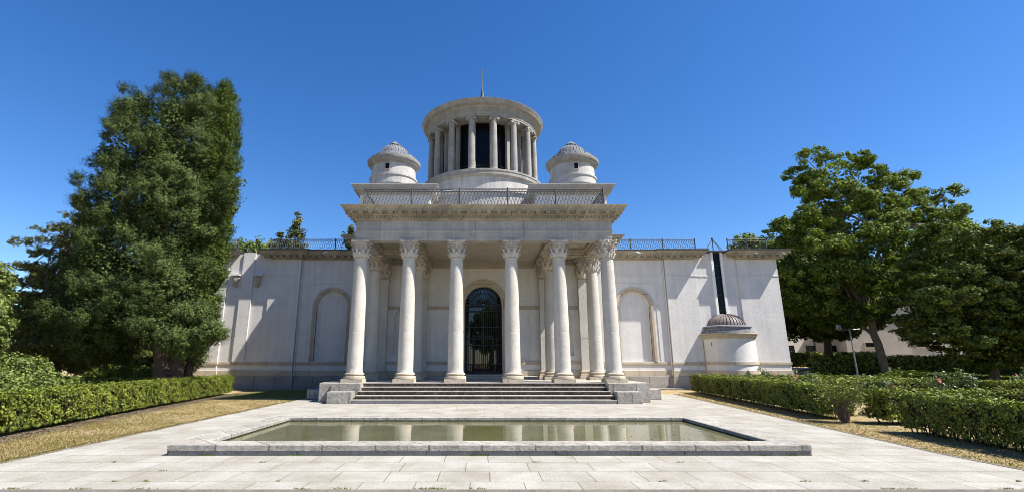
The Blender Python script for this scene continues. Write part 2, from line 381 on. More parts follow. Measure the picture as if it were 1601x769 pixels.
# terrace paving is laid around the basin
PX0, PX1, PY0, PY1 = -5.74, 5.74, 9.17, 14.05
KW = 0.45
pv = MB()
def flat(mb, poly, z): mb.add([(x, y, z) for x, y in poly], [tuple(range(len(poly)))])
flat(pv, [(-8.05, 6.82), (8.25, 6.82), (8.25, PY0 + .1), (-8.08, PY0 + .1)], 0)
flat(pv, [(-8.08, PY0 + .1), (PX0 + .1, PY0 + .1), (PX0 + .1, PY1 - .1), (-8.15, PY1 - .1)], 0)
flat(pv, [(PX1 - .1, PY0 + .1), (8.25, PY0 + .1), (8.75, PY1 - .1), (PX1 - .1, PY1 - .1)], 0)
flat(pv, [(-8.15, PY1 - .1), (8.75, PY1 - .1), (9.35, 19.5), (10.1, 26.6), (7.6, 26.9), (-8.2, 26.9), (-8.35, 20)], 0)
tag(pv.build('paving', 'paving'), kind='structure')
k = MB(); k.box(-8.05, 8.25, 6.66, 6.82, -0.3, 0.004)
tag(k.build('terrace_kerb', 'kerb', bevel=0.01), kind='structure')
sheet('lower_pavement', [(-14, -6), (14, -6), (14, 6.655), (-14, 6.655)], -0.15, 'paving')
k = MB()
k.sweep([(-8.35, 20), (-8.05, 6.82)], [(0, -.05), (0.0, 0.006), (-0.09, 0.006), (-0.09, -.05)])
k.sweep([(8.25, 6.82), (8.25, 9.3), (8.75, 14.0), (9.35, 19.5), (10.1, 26.6)], [(0, -.05), (0.0, 0.006), (-0.09, 0.006), (-0.09, -.05)])
tag(k.build('edging', 'kerb'), kind='structure')

# ------------------------------------------------------------------ reflecting pool
pool = tag(empty('reflecting_pool', (0, 11.6, 0)), 'long rectangular sunken pool with a raised grey granite kerb in front of the portico steps', 'pool')
kf = [(0.02, 0.085), (0.02, 0.172), (0.012, 0.18), (-KW, 0.18), (-KW - .02, 0.17), (-KW - .02, 0.11), (-KW + .03, 0.10), (-KW + .03, 0.06)]
kl = [(0, -0.35), (0, 0.084), (-KW + .03, 0.084), (-KW + .03, -0.35)]
for path in ([(PX0, PY0), (PX1, PY0)], [(PX1, PY1), (PX0, PY1)], [(PX1, PY0 + KW), (PX1, PY1 - KW)], [(PX0, PY1 - KW), (PX0, PY0 + KW)]):
    b = MB(); b.sweep(path, kf[::-1]); ko = b.build('kerb', 'kerb', pool)
    b = MB(); b.sweep(path, kl[::-1]); b.build('kerb_base', 'kerb_low', ko)
wt = MB(); flat(wt, [(PX0 + KW - .03, PY0 + KW - .03), (PX1 - KW + .03, PY0 + KW - .03), (PX1 - KW + .03, PY1 - KW + .03), (PX0 + KW - .03, PY1 - KW + .03)], 0.085)
tag(wt.build('water', 'water'), kind='structure')

# ================================================================== OBSERVATORY
B = tag(empty('observatory_building', (0, 27.4, 0)), 'pale neoclassical observatory with columned portico, two turrets and a round colonnaded lantern on top', 'building')
PZ = 0.78; SOF = 7.08; TOP = 8.62
YW = 27.4          # central block front wall
YN = 31.5          # wing wall
YP = 31.33         # projecting wing end
XE = 19.55

# --- column, built once
def column_base(mb, r, h=0.42, half=0.46):
    mb.box(-half, half, -half, half, 0, 0.15)
    mb.lathe([(r + .115, .15), (r + .13, .17), (r + .13, .235), (r + .10, .26), (r + .06, .265), (r + .045, .29), (r + .05, .315), (r + .085, .33), (r + .085, .375), (r + .03, .395), (r + .03, .42)], n=40)
def capital(mb, r, h, half):
    s = h / 0.83
    bell = [(r + .03, 0), (r + .045, .02 * s), (r + .03, .04 * s), (r, .05 * s), (r + .01, .35 * s), (r + .05, .58 * s), (r + .11, .71 * s), (r + .10, .73 * s)]
    mb.lathe(bell, n=24)
    def leaf(a, z0, z1, wd, out):
        rows = 7; vs = []
        for i in range(rows):
            t = i / (rows - 1)
            zz = z0 + (z1 - z0) * min(1, t * 1.12) - (0.07 * s if t > .9 else 0) * ((t - .9) / .1)
            rr = r + .03 + out * (t ** 3) * (1.0) + (.03 if 0.2 < t < .8 else .01)
            ww = wd * (0.75 + .5 * sin(pi * min(1, t * 1.05)) - .55 * t * t) * (1.12 if i % 2 else .88)
            for u in (-1, -.5, 0, .5, 1):
                ro = rr + (.028 if u == 0 else (.0 if abs(u) == 1 else .018)) - .02 * abs(u)
                ang = a + u * ww / 2 / rr
                vs.append((ro * cos(ang), ro * sin(ang), zz - .02 * s * abs(u) * (1 if t > .3 else 0)))
        fs = [(i * 5 + j, i * 5 + j + 1, (i + 1) * 5 + j + 1, (i + 1) * 5 + j) for i in range(rows - 1) for j in range(4)]
        mb.add(vs, fs, False)
    for i in range(8): leaf(i * pi / 4, .04 * s, .30 * s, .22, .12)
    for i in range(8): leaf(i * pi / 4 + pi / 8, .05 * s, .52 * s, .20, .15)
    # corner volutes and the small inner helices
    for i in range(4):
        a = pi / 4 + i * pi / 2; R = half * 1.26
        for sd_ in (-1, 1):
            aa = a + sd_ * .12
            pts = [((r + .03 + (R - r - .03) * t ** 1.6) * cos(a + sd_ * .42 * (1 - t) ** .8), (r + .03 + (R - r - .03) * t ** 1.6) * sin(a + sd_ * .42 * (1 - t) ** .8), (.42 + .27 * sin(t * pi * .55)) * s) for t in (0, .25, .5, .75, 1)]
            cx_, cy_ = (R - .04) * cos(a), (R - .04) * sin(a)
            for q in range(1, 9):
                th = q * pi / 4; rr = .085 * (1 - q / 10)
                pts.append((cx_ + (rr * sin(th) * .8) * cos(a), cy_ + (rr * sin(th) * .8) * sin(a), .60 * s + rr * cos(th)))
            mb.tube(pts, .022, 5)
        a = i * pi / 2
        for sd_ in (-1, 1):
            pts = [((r + .09 + .05 * t) * cos(a + sd_ * (.42 - .30 * t)), (r + .09 + .05 * t) * sin(a + sd_ * (.42 - .30 * t)), (.42 + .22 * sin(t * pi * .5)) * s) for t in (0, .3, .6, 1)]
            for q in range(1, 6):
                th = q * pi / 3; rr = .045 * (1 - q / 8)
                an = a + sd_ * (.12 + rr * sin(th) / .4)
                pts.append(((r + .15) * cos(an), (r + .15) * sin(an), .59 * s + rr * cos(th)))
            mb.tube(pts, .017, 5)
        mb.lathe([(0.0, .70 * s), (.05, .72 * s), (.06, .77 * s), (.04, .82 * s), (0, .83 * s)], ((half * .86) * cos(a), (half * .86) * sin(a)), 8)
    # abacus with concave sides
    ring = []
    for i in range(4):
        a0 = -pi / 4 + i * pi / 2; a1 = a0 + pi / 2
        p0 = Vector((cos(a0), sin(a0))) * half * 1.34; p1 = Vector((cos(a1), sin(a1))) * half * 1.34
        nn = ((p0 + p1) / 2).normalized(); ch = (p1 - p0).normalized() * .06
        for t in [0, .12, .3, .5, .7, .88, 1]:
            p = (p0 + ch).lerp(p1 - ch, t) - nn * (half * .16 * sin(pi * t)); ring.append((p.x, p.y))
    zz = [(.92, .735 * s), (1.0, .755 * s), (1.0, .785 * s), (1.03, .795 * s), (1.03, .83 * s)]
    k = len(ring); vs = [(x * f, y * f, z) for f, z in zz for x, y in ring]
    fs = [(j * k + i, j * k + (i + 1) % k, (j + 1) * k + (i + 1) % k, (j + 1) * k + i) for j in range(len(zz) - 1) for i in range(k)]
    fs += [tuple(reversed(range(k))), tuple((len(zz) - 1) * k + i for i in range(k))]
    mb.add(vs, fs)

def make_column(x, y):
    H = SOF - PZ
    pr = []
    z0, z1, r0, r1 = .42, H - .83, .345, .285
    for i in range(25):
        t = i / 24; z = z0 + (z1 - z0) * t
        r = r0 - (r0 - r1) * (t ** 1.7)
        pr.append((r, z))
    zj = 2.93 - PZ
    pr = [p for p in pr if abs(p[1] - zj) > .03] + [(r0 - .012, zj - .012), (r0 - .024, zj), (r0 - .013, zj + .012)]
    pr.sort(key=lambda p: p[1])
    pr[0] = (r0 + .02, z0); pr.insert(1, (r0, z0 + .06))
    sh = MB(); sh.lathe(pr, n=40)
    o = sh.build('portico_column', 'granite', None); 
    b = MB(); column_base(b, r0); b.build('column_base', 'cream', o, bevel=0.0)
    c = MB(); capital(c, r1, .83, .44); co = c.build('capital', 'capital', o); co.location = (0, 0, H - .83)
    return o
col0 = make_column(0, 0)
def place(o, x, y, z, parent):
    o.parent = parent; p = ORG[parent.name]; o.location = (x - p[0], y - p[1], z - p[2])
first = True
for x in (-5.69, -3.465, -1.26, 1.26, 3.465, 5.69):
    o = col0 if first else copy_tree(col0); first = False
    place(o, x, 21.75, PZ, B)
for x in (-5.69, -3.465, 3.465, 5.69):
    o = copy_tree(col0); place(o, x, 24.9, PZ, B)
# square pilasters against the wall
def make_pilaster():
    H = SOF - PZ
    s = MB(); s.box(-.29, .29, -.17, .17, .42, 2.15 - .008); s.box(-.283, .283, -.163, .17, 2.142, 2.158); s.box(-.29, .29, -.17, .17, 2.158, H - .83)
    s.box(-.32, .32, -.2, .17, H - .90, H - .86)
    o = s.build('pilaster', 'granite', None)
    b = MB(); b.box(-.44, .44, -.32, .17, 0, .15); b.box(-.40, .40, -.28, .17, .15, .25); b.box(-.345, .345, -.225, .17, .25, .32); b.box(-.37, .37, -.25, .17, .32, .38); b.box(-.32, .32, -.2, .17, .38, .42)
    b.build('pilaster_base', 'cream', o, bevel=.02)
    c = MB(); capital(c, .27, .83, .40)
    c.box(-.27, .27, -.16, .17, 0, .72)
    c.v = [(x, min(y, .17), z) for x, y, z in c.v]
    co = c.build('capital', 'capital', o); co.location = (0, 0, H - .83)
    return o
pil0 = make_pilaster(); first = True
for x in (-5.69, -3.465, 3.465, 5.69):
    o = pil0 if first else copy_tree(pil0); first = False
    place(o, x, YW - .17, PZ, B)

# --- steps, platform, cheek blocks
R0 = 20.22
pl = MB(); pl.box(-5.15, 5.15, R0 + 4 * .265, YW, 0, PZ - .001)
pl.box(-7.0, -5.15, 21.25, YW, 0, PZ); pl.box(5.15, 7.0, 21.25, YW, 0, PZ)
pl.build('platform', 'step', B, bevel=.012)
for i in range(4):
    s = MB(); X = 5.33 - i * .045
    s2 = MB(); s2.box(-X, X, R0 + i * .265, R0 + 4 * .265 + .02, PZ * i / 5 + (.001 if i else 0), PZ * (i + 1) / 5 - .036)
    s.box(-X, X, R0 + i * .265 - .03, R0 + 4 * .265 + .02, PZ * (i + 1) / 5 - .035, PZ * (i + 1) / 5)
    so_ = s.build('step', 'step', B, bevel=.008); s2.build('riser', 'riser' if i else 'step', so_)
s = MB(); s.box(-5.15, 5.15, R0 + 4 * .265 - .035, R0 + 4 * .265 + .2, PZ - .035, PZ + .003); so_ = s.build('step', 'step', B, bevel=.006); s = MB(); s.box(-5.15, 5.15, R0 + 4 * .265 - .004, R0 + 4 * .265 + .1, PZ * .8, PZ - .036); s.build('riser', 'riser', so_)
for sg in (-1, 1):
    def cb(x0, x1, y0, y1, z1):
        s = MB(); a, b_ = sorted((sg * x0, sg * x1)); s.box(a, b_, y0, y1, 0, z1); s.build('cheek_block', 'kerb', B, bevel=.02)
    cb(5.35, 6.36, 20.18, 20.75, .47)
    cb(5.16, 6.40, 20.76, 21.25, .782)
    cb(6.41, 6.95, 21.0, 21.24, .784)
    cb(7.005, 8.0, 22.6, 24.6, .43)
    for q, (a, z) in enumerate(((7.5, .26), (7.25, .52))):
        s = MB(); x0, x1 = sorted((sg * 7.0, sg * (a + .01))); s.box(x0, x1, 24.61, 27.0, 0 if q == 0 else .26, z); s.build('side_step', 'step', B, bevel=.01)
    # small step along the inner wall
st = MB(); st.box(-2.9, 2.9, 25.9, YW, PZ + .002, PZ + .12); st.box(-1.3, 1.3, 26.6, YW + .2, PZ + .12, PZ + .22); st.build('threshold', 'step', B, bevel=.01)

# --- portico entablature
path = [(-5.94, YW), (-5.94, 21.48), (5.94, 21.48), (5.94, YW)]
e = MB(); e.sweep(path, [(-.52, SOF), (-.02, SOF), (-.02, SOF + .13), (0, SOF + .135), (0, SOF + .28), (.02, SOF + .285), (.02, SOF + .40), (.06, SOF + .44), (.06, SOF + .46), (-.52, SOF + .46)])
EN = e.build('entablature', 'entab', B)
e = MB(); e.sweep(path, [(-.5, SOF + .46), (.0, SOF + .46), (.0, 8.02), (-.5, 8.02)]); e.build('frieze', 'entab', EN)
cp = [(-.4, 8.02), (.04, 8.02), (.09, 8.06), (.09, 8.10), (.12, 8.105), (.12, 8.215), (.19, 8.22), (.21, 8.24), (.21, 8.27), (.21, 8.38), (.50, 8.385), (.50, 8.47), (.54, 8.475), (.62, 8.56), (.65, 8.60), (.65, 8.62), (-.4, 8.62)]
corn = MB(); corn.sweep(path, cp)
def blocks_along(mb, path, pitch, wd, o0, o1, z0, z1):
    for a, b_ in zip(path[:-1], path[1:]):
        dx, dy = b_[0] - a[0], b_[1] - a[1]; l = sqrt(dx * dx + dy * dy); tx, ty = dx / l, dy / l; nx_, ny_ = ty, -tx
        L = l + 2 * o0 * 0.9; n = max(1, int(round(L / pitch)))
        for i in range(n + 1):
            t = -o0 * .9 + L * i / n
            if t - wd / 2 < -o1 or t + wd / 2 > l + o1: continue
            vs = []
            for z in (z0, z1):
                for o in (o0, o1):
                    for u in (-wd / 2, wd / 2): vs.append((a[0] + tx * (t + u) + nx_ * o, a[1] + ty * (t + u) + ny_ * o, z))
            mb.add(vs, [(0, 1, 3, 2), (4, 6, 7, 5), (0, 4, 5, 1), (2, 3, 7, 6), (0, 2, 6, 4), (1, 5, 7, 3)])
blocks_along(corn, path, .125, .075, .115, .185, 8.110, 8.212); blocks_along(corn, path, .46, .19, .205, .47, 8.275, 8.384); corn.build('cornice', 'cornice', EN)
# roof slab & ceilings
r = MB(); r.box(-5.9, 5.9, 21.55, YW, 8.56, 8.615); r.build('portico_roof', 'lead', B)
c = MB(); c.box(-2.95, 2.95, 21.95, YW, 7.30, 7.34); c.build('ceiling', 'ceiling', B)
for sg in (-1, 1):
    b_ = MB()
    x0, x1 = sorted((sg * 2.95, sg * 3.72)); b_.box(x0, x1, 21.96, YW, SOF, 7.5)      # long beam over columns
    x0, x1 = sorted((sg * 3.72, sg * 5.42)); b_.box(x0, x1, 24.62, 25.18, SOF, 7.5)
    b_.build('ceiling_beam', 'cornice', B)
    c = MB(); c.box(x0, x1, 21.96, YW, 7.42, 7.46)
    for (ya, yb) in ((22.0, 24.6), (25.2, YW)):
        for q, o in enumerate((.0, .1)):
            c.sweep([(x0 + o, ya + o), (x1 - o, ya + o), (x1 - o, yb - o), (x0 + o, yb - o), (x0 + o, ya + o)], [(0, 7.42), (0, SOF + .04 + .12 * q), (-.1, SOF + .1 + .12 * q), (-.1, 7.42)])
    c.build('coffered_ceiling', 'cornice', B)
# inner wall frieze under ceiling
f = MB(); f.box(-2.94, 2.94, YW - .06, YW, 6.92, 7.10); f.box(-2.94, 2.94, YW - .12, YW, 7.10, 7.30); f.build('inner_frieze', 'ceiling', B)

# --- central block wall with door arch and side niches
DZ = 4.84; DR = 1.05; DB = PZ + .22
wl = MB()
arch_wall(wl, -3.0, 3.0, 0, 8.5, 0, DR, DB, DZ, YW, .55)
for sg in (-1, 1):
    x0, x1 = sorted((sg * 3.0, sg * 7.5))
    arch_wall(wl, x0, x1, 0, 8.5, sg * 4.58, .50, 1.95, 4.1, YW, .22)
    wl.box(*sorted((sg * 4.0, sg * 5.1)), YW + .22, YW + .3, 1.8, 4.8)
    X = sg * 7.5; vs = [(X, YW, 0), (X, YN + .5, 0), (X, YN + .5, 8.5), (X, YW, 8.5)]; wl.add(vs, [(0, 1, 2, 3)])
CW = wl.build('central_wall', 'stucco', B)
def one_frame(*a_):
    m1 = MB(); frame_line(m1, *a_); m1.build('wall_panel_moulding', 'stucco', CW)
for sg in (-1, 1):
    x0, x1 = sorted((sg * 1.62, sg * 2.62)); one_frame(x0, x1, 4.95, 6.5, YW); one_frame(x0, x1, 1.75, 4.25, YW)
    x0, x1 = sorted((sg * 4.05, sg * 5.1)); one_frame(x0, x1, 5.05, 6.6, YW, .04); one_frame(x0 - .06, x1 + .06, 1.95, 4.75, YW, .04)
for x0, x1 in ((-3.17, -1.47), (1.47, 3.17), (-5.39, -3.76), (3.76, 5.39)):
    m1 = MB(); m1.box(x0, x1, YW - .07, YW, 4.66, 4.73); m1.box(x0, x1, YW - .035, YW, 4.54, 4.66); m1.build('string_course', 'cream', CW)
for x0, x1 in ((-3.17, -1.2), (1.2, 3.17), (-5.39, -3.76), (3.76, 5.39), (-7.5, -5.99), (5.99, 7.5)):
    m1 = MB(); m1.box(x0, x1, YW - .06, YW, 1.52, 1.68); m1.build('dado_band', 'cream', CW)
    m1 = MB(); m1.box(x0, x1, YW - .09, YW, PZ, 1.18); m1.build('wall_base', 'cream', CW)
db = MB(); arch_band(db, 0, DR, DR + .14, DB, DZ, YW - .05, YW + .3); arch_band(db, 0, DR + .14, DR + .36, DZ - .02, DZ, YW - .09, YW)
db.box(-DR - .42, -DR - .14, YW - .09, YW, DZ - .22, DZ - .02); db.box(DR + .14, DR + .42, YW - .09, YW, DZ - .22, DZ - .02)
db.build('door_surround', 'cream', CW)

# --- door: iron gate in front of dark glass
gy = YW + .25
gl = MB(); pts = [(-DR, DB)] + arch_pts(0, DR, DZ) + [(DR, DB)]
gl.add([(x, gy + .22, z) for x, z in pts], [tuple(range(len(pts)))])
gt = MB()
zt = DZ - .02
def bar(x0, x1, z0, z1, y0=gy - .02, y1=gy + .02): gt.box(x0, x1, y0, y1, z0, z1)
bar(-DR, DR, zt - .06, zt + .05, gy - .05, gy + .05); bar(-DR, DR, DB, DB + .14); bar(-.045, .045, DB, zt, gy - .04, gy + .04)
for z in (DB + .5, 2.55, 2.9, zt - .35, 3.55): bar(-DR, DR, z, z + .05, gy - .022, gy + .022)
for sx in (-1, 1):
    bar(*sorted((sx * (DR - .07), sx * DR)), DB, zt, gy - .03, gy + .03)
    for i in range(8):
        x = sx * (.12 + i * .118); gt.tube([(x, gy, DB), (x, gy, zt)], .019, 5)
    for i in range(16):
        x = sx * (.09 + i * .06); gt.tube([(x, gy, DB + .14), (x, gy, DB + .5)], .009, 4)
gate = gt.build('door_gate', 'iron', B)
gl.build('door_glass', 'doorglass', gate)
fan = MB()
for i in range(17):
    a = pi * i / 16; fan.tube([(.17 * cos(a), gy, zt + .17 * sin(a)), (DR * cos(a), gy, zt + DR * sin(a))], .02, 5)
for rr in (.17, .28, .72, 1.0):
    fan.tube([(rr * cos(pi * i / 30), gy, zt + rr * sin(pi * i / 30)) for i in range(31)], .016, 5)
for i in range(16):
    a = pi * (i + .5) / 16; fan.tube([(.72 * cos(a), gy, zt + .72 * sin(a)), (DR * cos(a), gy, zt + DR * sin(a))], .008, 4)
fan.build('fanlight_grille', 'iron', gate)
inn = MB()
for x0, x1 in ((-.62, -.5), (.5, .62)): inn.box(x0, x1, gy + .1, gy + .19, DB, 3.0)
inn.box(-.62, .62, gy + .1, gy + .19, 3.0, 3.14); inn.box(-.04, .04, gy + .12, gy + .18, DB, 3.0); inn.box(-.5, .5, gy + .12, gy + .17, DB, DB + .3)
inn.box(-.03, .03, gy + .125, gy + .175, 3.14, zt - .05); inn.box(-1.05, 1.05, gy + .1, gy + .2, zt - .05, zt + .04)
inn.build('inner_door_frame', 'iron', gate)

# --- railing maker
def railing(pts, z, h, parent, posts, name='railing', cell=.155):
    mb = MB()
    for a, b_ in zip(pts[:-1], pts[1:]):
        A = Vector((*a, 0)); D = Vector((*b_, 0)) - A; L = D.length; T = D / L
        def P(u, v): q = A + T * u; return (q.x, q.y, z + v)
        for v, r in ((h, .030), (h - .13, .018), (.05, .020), (.15, .016)): mb.tube([P(0, v), P(L, v)], r, 4)
        n = int(L / cell); c = L / n
        lo, hi = .15, h - .13
        for i in range(n):
            mb.tube([P(i * c, lo), P(min(L, (i + 1.35) * c), hi)], .0105, 4, cap=False); mb.tube([P(min(L, (i + 1.35) * c), lo), P(i * c, hi)], .0105, 4, cap=False)
            mb.tube([P(i * c + c * .5 + .045 * cos(q * pi / 3), h - .065 + .045 * sin(q * pi / 3)) for q in range(7)], .011, 3, cap=False)
    R = mb.build(name, 'rail', parent)
    for p in posts:
        q = MB(); q.tube([(p[0], p[1], z), (p[0], p[1], z + h + .05)], .036, 6); q.lathe([(.0, z + h + .03), (.035, z + h + .06), (.0, z + h + .1)], p, 8); q.build('railing_post', 'rail', R)
    return R
railing([(-5.6, YW), (-5.6, 21.3), (5.6, 21.3), (5.6, YW)], TOP, .9, B, [(-5.6 + 11.2 * i / 5, 21.3) for i in range(6)] + [(sx * 5.6, y) for sx in (-1, 1) for y in (23.3, 25.3)])

# --- central block cornice (sides of the portico at wing level)
cornW = [(-.3, 8.28), (.03, 8.28), (.05, 8.32), (.05, 8.36), (.11, 8.40), (.11, 8.52), (.52, 8.53), (.52, 8.62), (.56, 8.63), (.66, 8.74), (.68, 8.78), (-.3, 8.78)]
for sg in (-1, 1):
    pth = [(6.55, YW), (7.5, YW), (7.5, YN)] if sg > 0 else [(-7.5, YN), (-7.5, YW), (-6.55, YW)]
    e = MB(); e.sweep(pth, cornW); blocks_along(e, pth, .46, .2, .1, .46, 8.41, 8.532); e.build('side_cornice', 'cornice', B)
    # corner quoin pilaster
    q = MB(); x0, x1 = sorted((sg * 7.0, sg * 7.53)); q.box(x0, x1, YW - .03, YW, 1.7, 8.28); q.build('corner_strip', 'stucco', B)

# --- attic blocks and turrets
attic = []
for sg in (-1, 1):
    x0, x1 = sorted((sg * 3.2, sg * 7.42))
    a = MB(); a.box(x0, x1, YW, 33.5, 8.5, 11.55)
    ao = a.build('attic_block', 'stucco', B)
    e = MB(); e.sweep([(x0, 33.5), (x0, YW), (x1, YW), (x1, 33.5)], [(-.1, 11.42), (.03, 11.42), (.05, 11.5), (.12, 11.6), (.34, 11.62), (.34, 11.76), (.40, 11.79), (.48, 11.92), (.48, 11.97), (-.1, 11.97)])
    e.build('attic_cornice', 'entab', ao)
    e = MB(); e.box(x0 - .4, x1 + .4, YW - .4, 33.5, 11.93, 11.975); e.build('attic_roof', 'lead', ao)
    cx, cy = sg * 5.9, 29.7
    t = MB(); t.lathe([(1.54, 11.97), (1.54, 12.5), (1.60, 12.55), (1.60, 12.64), (1.50, 12.68), (1.50, 13.06), (1.56, 13.10), (1.56, 13.2), (1.45, 13.24), (1.42, 14.0)], (cx, cy), 56)
    to = t.build('turret', 'turret', B, (cx, cy, 11.97))
    e = MB(); e.lathe([(1.40, 13.98), (1.46, 13.98), (1.48, 14.04), (1.62, 14.10), (1.64, 14.2), (1.70, 14.22), (1.74, 14.34), (1.74, 14.38), (1.3, 14.42)], (cx, cy), 56); e.build('turret_cornice', 'lantern', to)
    e = MB(); e.lathe([(1.66, 14.38), (1.63, 14.50), (1.42, 14.60), (1.38, 14.74), (1.12, 14.86), (.96, 14.92), (.92, 15.10), (.80, 15.34), (.55, 15.54), (.34, 15.62), (.33, 15.70)], (cx, cy), 40)
    td = e.build('turret_dome', 'lead', to); e = MB()
    for i in range(28):
        an = 2 * pi * i / 28; e.tube([(cx + rr * cos(an), cy + rr * sin(an), zz) for rr, zz in ((1.62, 14.51), (1.43, 14.61), (1.39, 14.75), (1.12, 14.87), (.97, 14.94), (.93, 15.11), (.81, 15.35), (.55, 15.55))], .014, 4)
    e.build('roof_rib', 'lead', td)
    e = MB(); e.lathe([(.42, 15.68), (.42, 15.73), (.06, 16.0), (0, 16.06)], (cx, cy), 4 if False else 8, smooth=False); e.build('turret_finial', 'lead', to)
    wa = -pi / 2 + (-.10 if sg < 0 else -.02)
    wx, wy = cx + 1.44 * cos(wa), cy + 1.44 * sin(wa)
    e = MB(); e.box(wx - .17, wx + .17, wy - .05, wy + .1, 13.42, 13.9); wo = e.build('turret_window', 'cream', to)
    e = MB(); e.box(wx - .12, wx + .12, wy - .056, wy + .05, 13.47, 13.85); e.build('window_pane', 'glass', wo)

# --- central recess between attic blocks, with drum skirts
LC = (0.0, 36.0)
r = MB(); r.box(-3.2, 3.2, YW, YW + 1.6, 8.5, 8.9); r.box(-7.4, 7.4, 33.5, 41, 8.3, 11.5); r.box(-3.19, 3.19, YW + 1.0, 33.5, 8.4, 9.6); r.build('central_roof', 'stucco', B)
d = MB(); d.lathe([(7.2, 8.5), (7.2, 12.10), (7.32, 12.14), (7.32, 12.28), (7.22, 12.34), (4.75, 12.95), (4.55, 13.0)], LC, 96)
d.build('drum_skirt', 'turret', B)
d = MB(); d.lathe([(4.52, 12.5), (4.52, 14.32)], LC, 96); DR_ = d.build('drum', 'turret', B)

# --- lantern
L = MB(); L.lathe([(4.45, 14.28), (4.56, 14.28), (4.62, 14.36), (4.72, 14.40), (4.72, 14.62), (4.76, 14.66), (4.76, 14.78), (4.6, 14.84), (2.9, 14.85)], LC, 96)
LN = L.build('lantern', 'lantern', B, (0, 36, 14.3))
def lcol():
    s = MB(); s.lathe([(.30, 0), (.30, .06), (.33, .08), (.33, .14), (.28, .18), (.25, .22), (.25, 1.4), (.215, 3.9), (.24, 3.93), (.24, 3.98)], n=24)
    # ionic capital: cushion with a volute roll at each side
    s.box(-.27, .27, -.26, .26, 4.13, 4.23); s.box(-.25, .25, -.22, .22, 4.0, 4.13)
    for sx in (-1, 1):
        n = 14
        for (y0, y1) in ((-.27, .27),):
            vs = []; 
            for yy in (y0, y1):
                vs += [(sx * .29 + .105 * cos(2 * pi * j / n), yy, 4.03 + .105 * sin(2 * pi * j / n)) for j in range(n)]
            s.add(vs, [tuple(range(n)), tuple(n + j for j in reversed(range(n)))] + [(j, (j + 1) % n, n + (j + 1) % n, n + j) for j in range(n)], False)
    return s
lc0 = lcol().build('lantern_column', 'lantern', None)
RC = 4.12
for i in range(16):
    an = -pi / 2 + pi / 16 + i * pi / 8
    o = lc0 if i == 0 else lc0.copy()
    if i: C.objects.link(o)
    o.parent = LN; o.location = (RC * cos(an), RC * sin(an), 14.84 - 14.3); o.rotation_euler = (0, 0, an + pi / 2)
# inner ring: piers + glazing
for i in range(16):
    an = -pi / 2 + pi / 16 + i * pi / 8; R_ = 3.36
    q = MB(); T = Vector((-sin(an), cos(an), 0)); O = Vector((cos(an), sin(an), 0)); c0 = Vector((LC[0], LC[1], 0)) + O * R_
    def bx(hw, d0, d1, z0, z1):
        vs = [c0 + T * (a * hw) + O * dd + Vector((0, 0, z)) for z in (z0, z1) for dd in (d0, d1) for a in (-1, 1)]
        q.add(vs, [(0, 1, 3, 2), (4, 6, 7, 5), (0, 4, 5, 1), (2, 3, 7, 6), (0, 2, 6, 4), (1, 5, 7, 3)])
    bx(.125, -.15, .12, 14.84, 19.1); bx(.155, -.15, .15, 18.9, 19.08); bx(.155, -.15, .15, 14.84, 15.0)
    q.build('lantern_pier', 'lantern', LN)
    a2 = an + pi / 16; p0 = []; 
    for s_ in (-1, 1):
        ang = an + (pi / 16) * (1 + s_); p0.append((LC[0] + 3.18 * cos(ang), LC[1] + 3.18 * sin(ang)))
    q = MB(); q.add([(p0[0][0], p0[0][1], 14.9), (p0[1][0], p0[1][1], 14.9), (p0[1][0], p0[1][1], 19.1), (p0[0][0], p0[0][1], 19.1)], [(0, 1, 2, 3)])
    wp = q.build('lantern_window', 'glass', LN)
    q = MB(); T2 = Vector((-sin(a2), cos(a2), 0)); O2 = Vector((cos(a2), sin(a2), 0)); cc = Vector((LC[0], LC[1], 0)) + O2 * 3.17
    for z0, z1 in ((14.86, 14.96), (18.98, 19.1), (15.62, 15.67)):
        vs = [cc + T2 * (a * .62) + O2 * dd + Vector((0, 0, z)) for z in (z0, z1) for dd in (-.02, .03) for a in (-1, 1)]
        q.add(vs, [(0, 1, 3, 2), (4, 6, 7, 5), (0, 4, 5, 1), (2, 3, 7, 6), (0, 2, 6, 4), (1, 5, 7, 3)])
    q.build('window_bar', 'iron', LN)
e = MB(); e.lathe([(2.9, 19.07), (4.33, 19.07), (4.33, 19.2), (4.36, 19.21), (4.36, 19.33), (4.42, 19.37), (4.36, 19.40), (4.36, 19.70), (4.42, 19.74), (4.48, 19.84), (4.66, 19.87), (4.76, 19.90), (4.80, 20.02), (4.90, 20.14), (4.92, 20.2), (4.5, 20.26)], LC, 96)
e.build('lantern_entablature', 'lantern', LN)
e = MB(); e.lathe([(4.84, 20.2), (4.80, 20.28), (4.6, 20.34), (4.2, 20.6), (3.2, 21.1), (2.0, 21.5), (.9, 21.75), (.2, 21.85), (.0, 21.86)], LC, 96); e.build('lantern_roof', 'lead', LN)
e = MB(); e.lathe([(.36, 21.75), (.30, 21.95), (.16, 22.6), (.09, 23.6), (.045, 23.9), (.03, 25.0), (.012, 25.9)], LC, 12)
for i in range(3):
    an = i * 2 * pi / 3 + .4; e.tube([(LC[0] + .5 * cos(an), LC[1] + .5 * sin(an), 21.7), (LC[0], LC[1], 24.2)], .02, 5)
e.build('lightning_rod', 'darklead', LN)

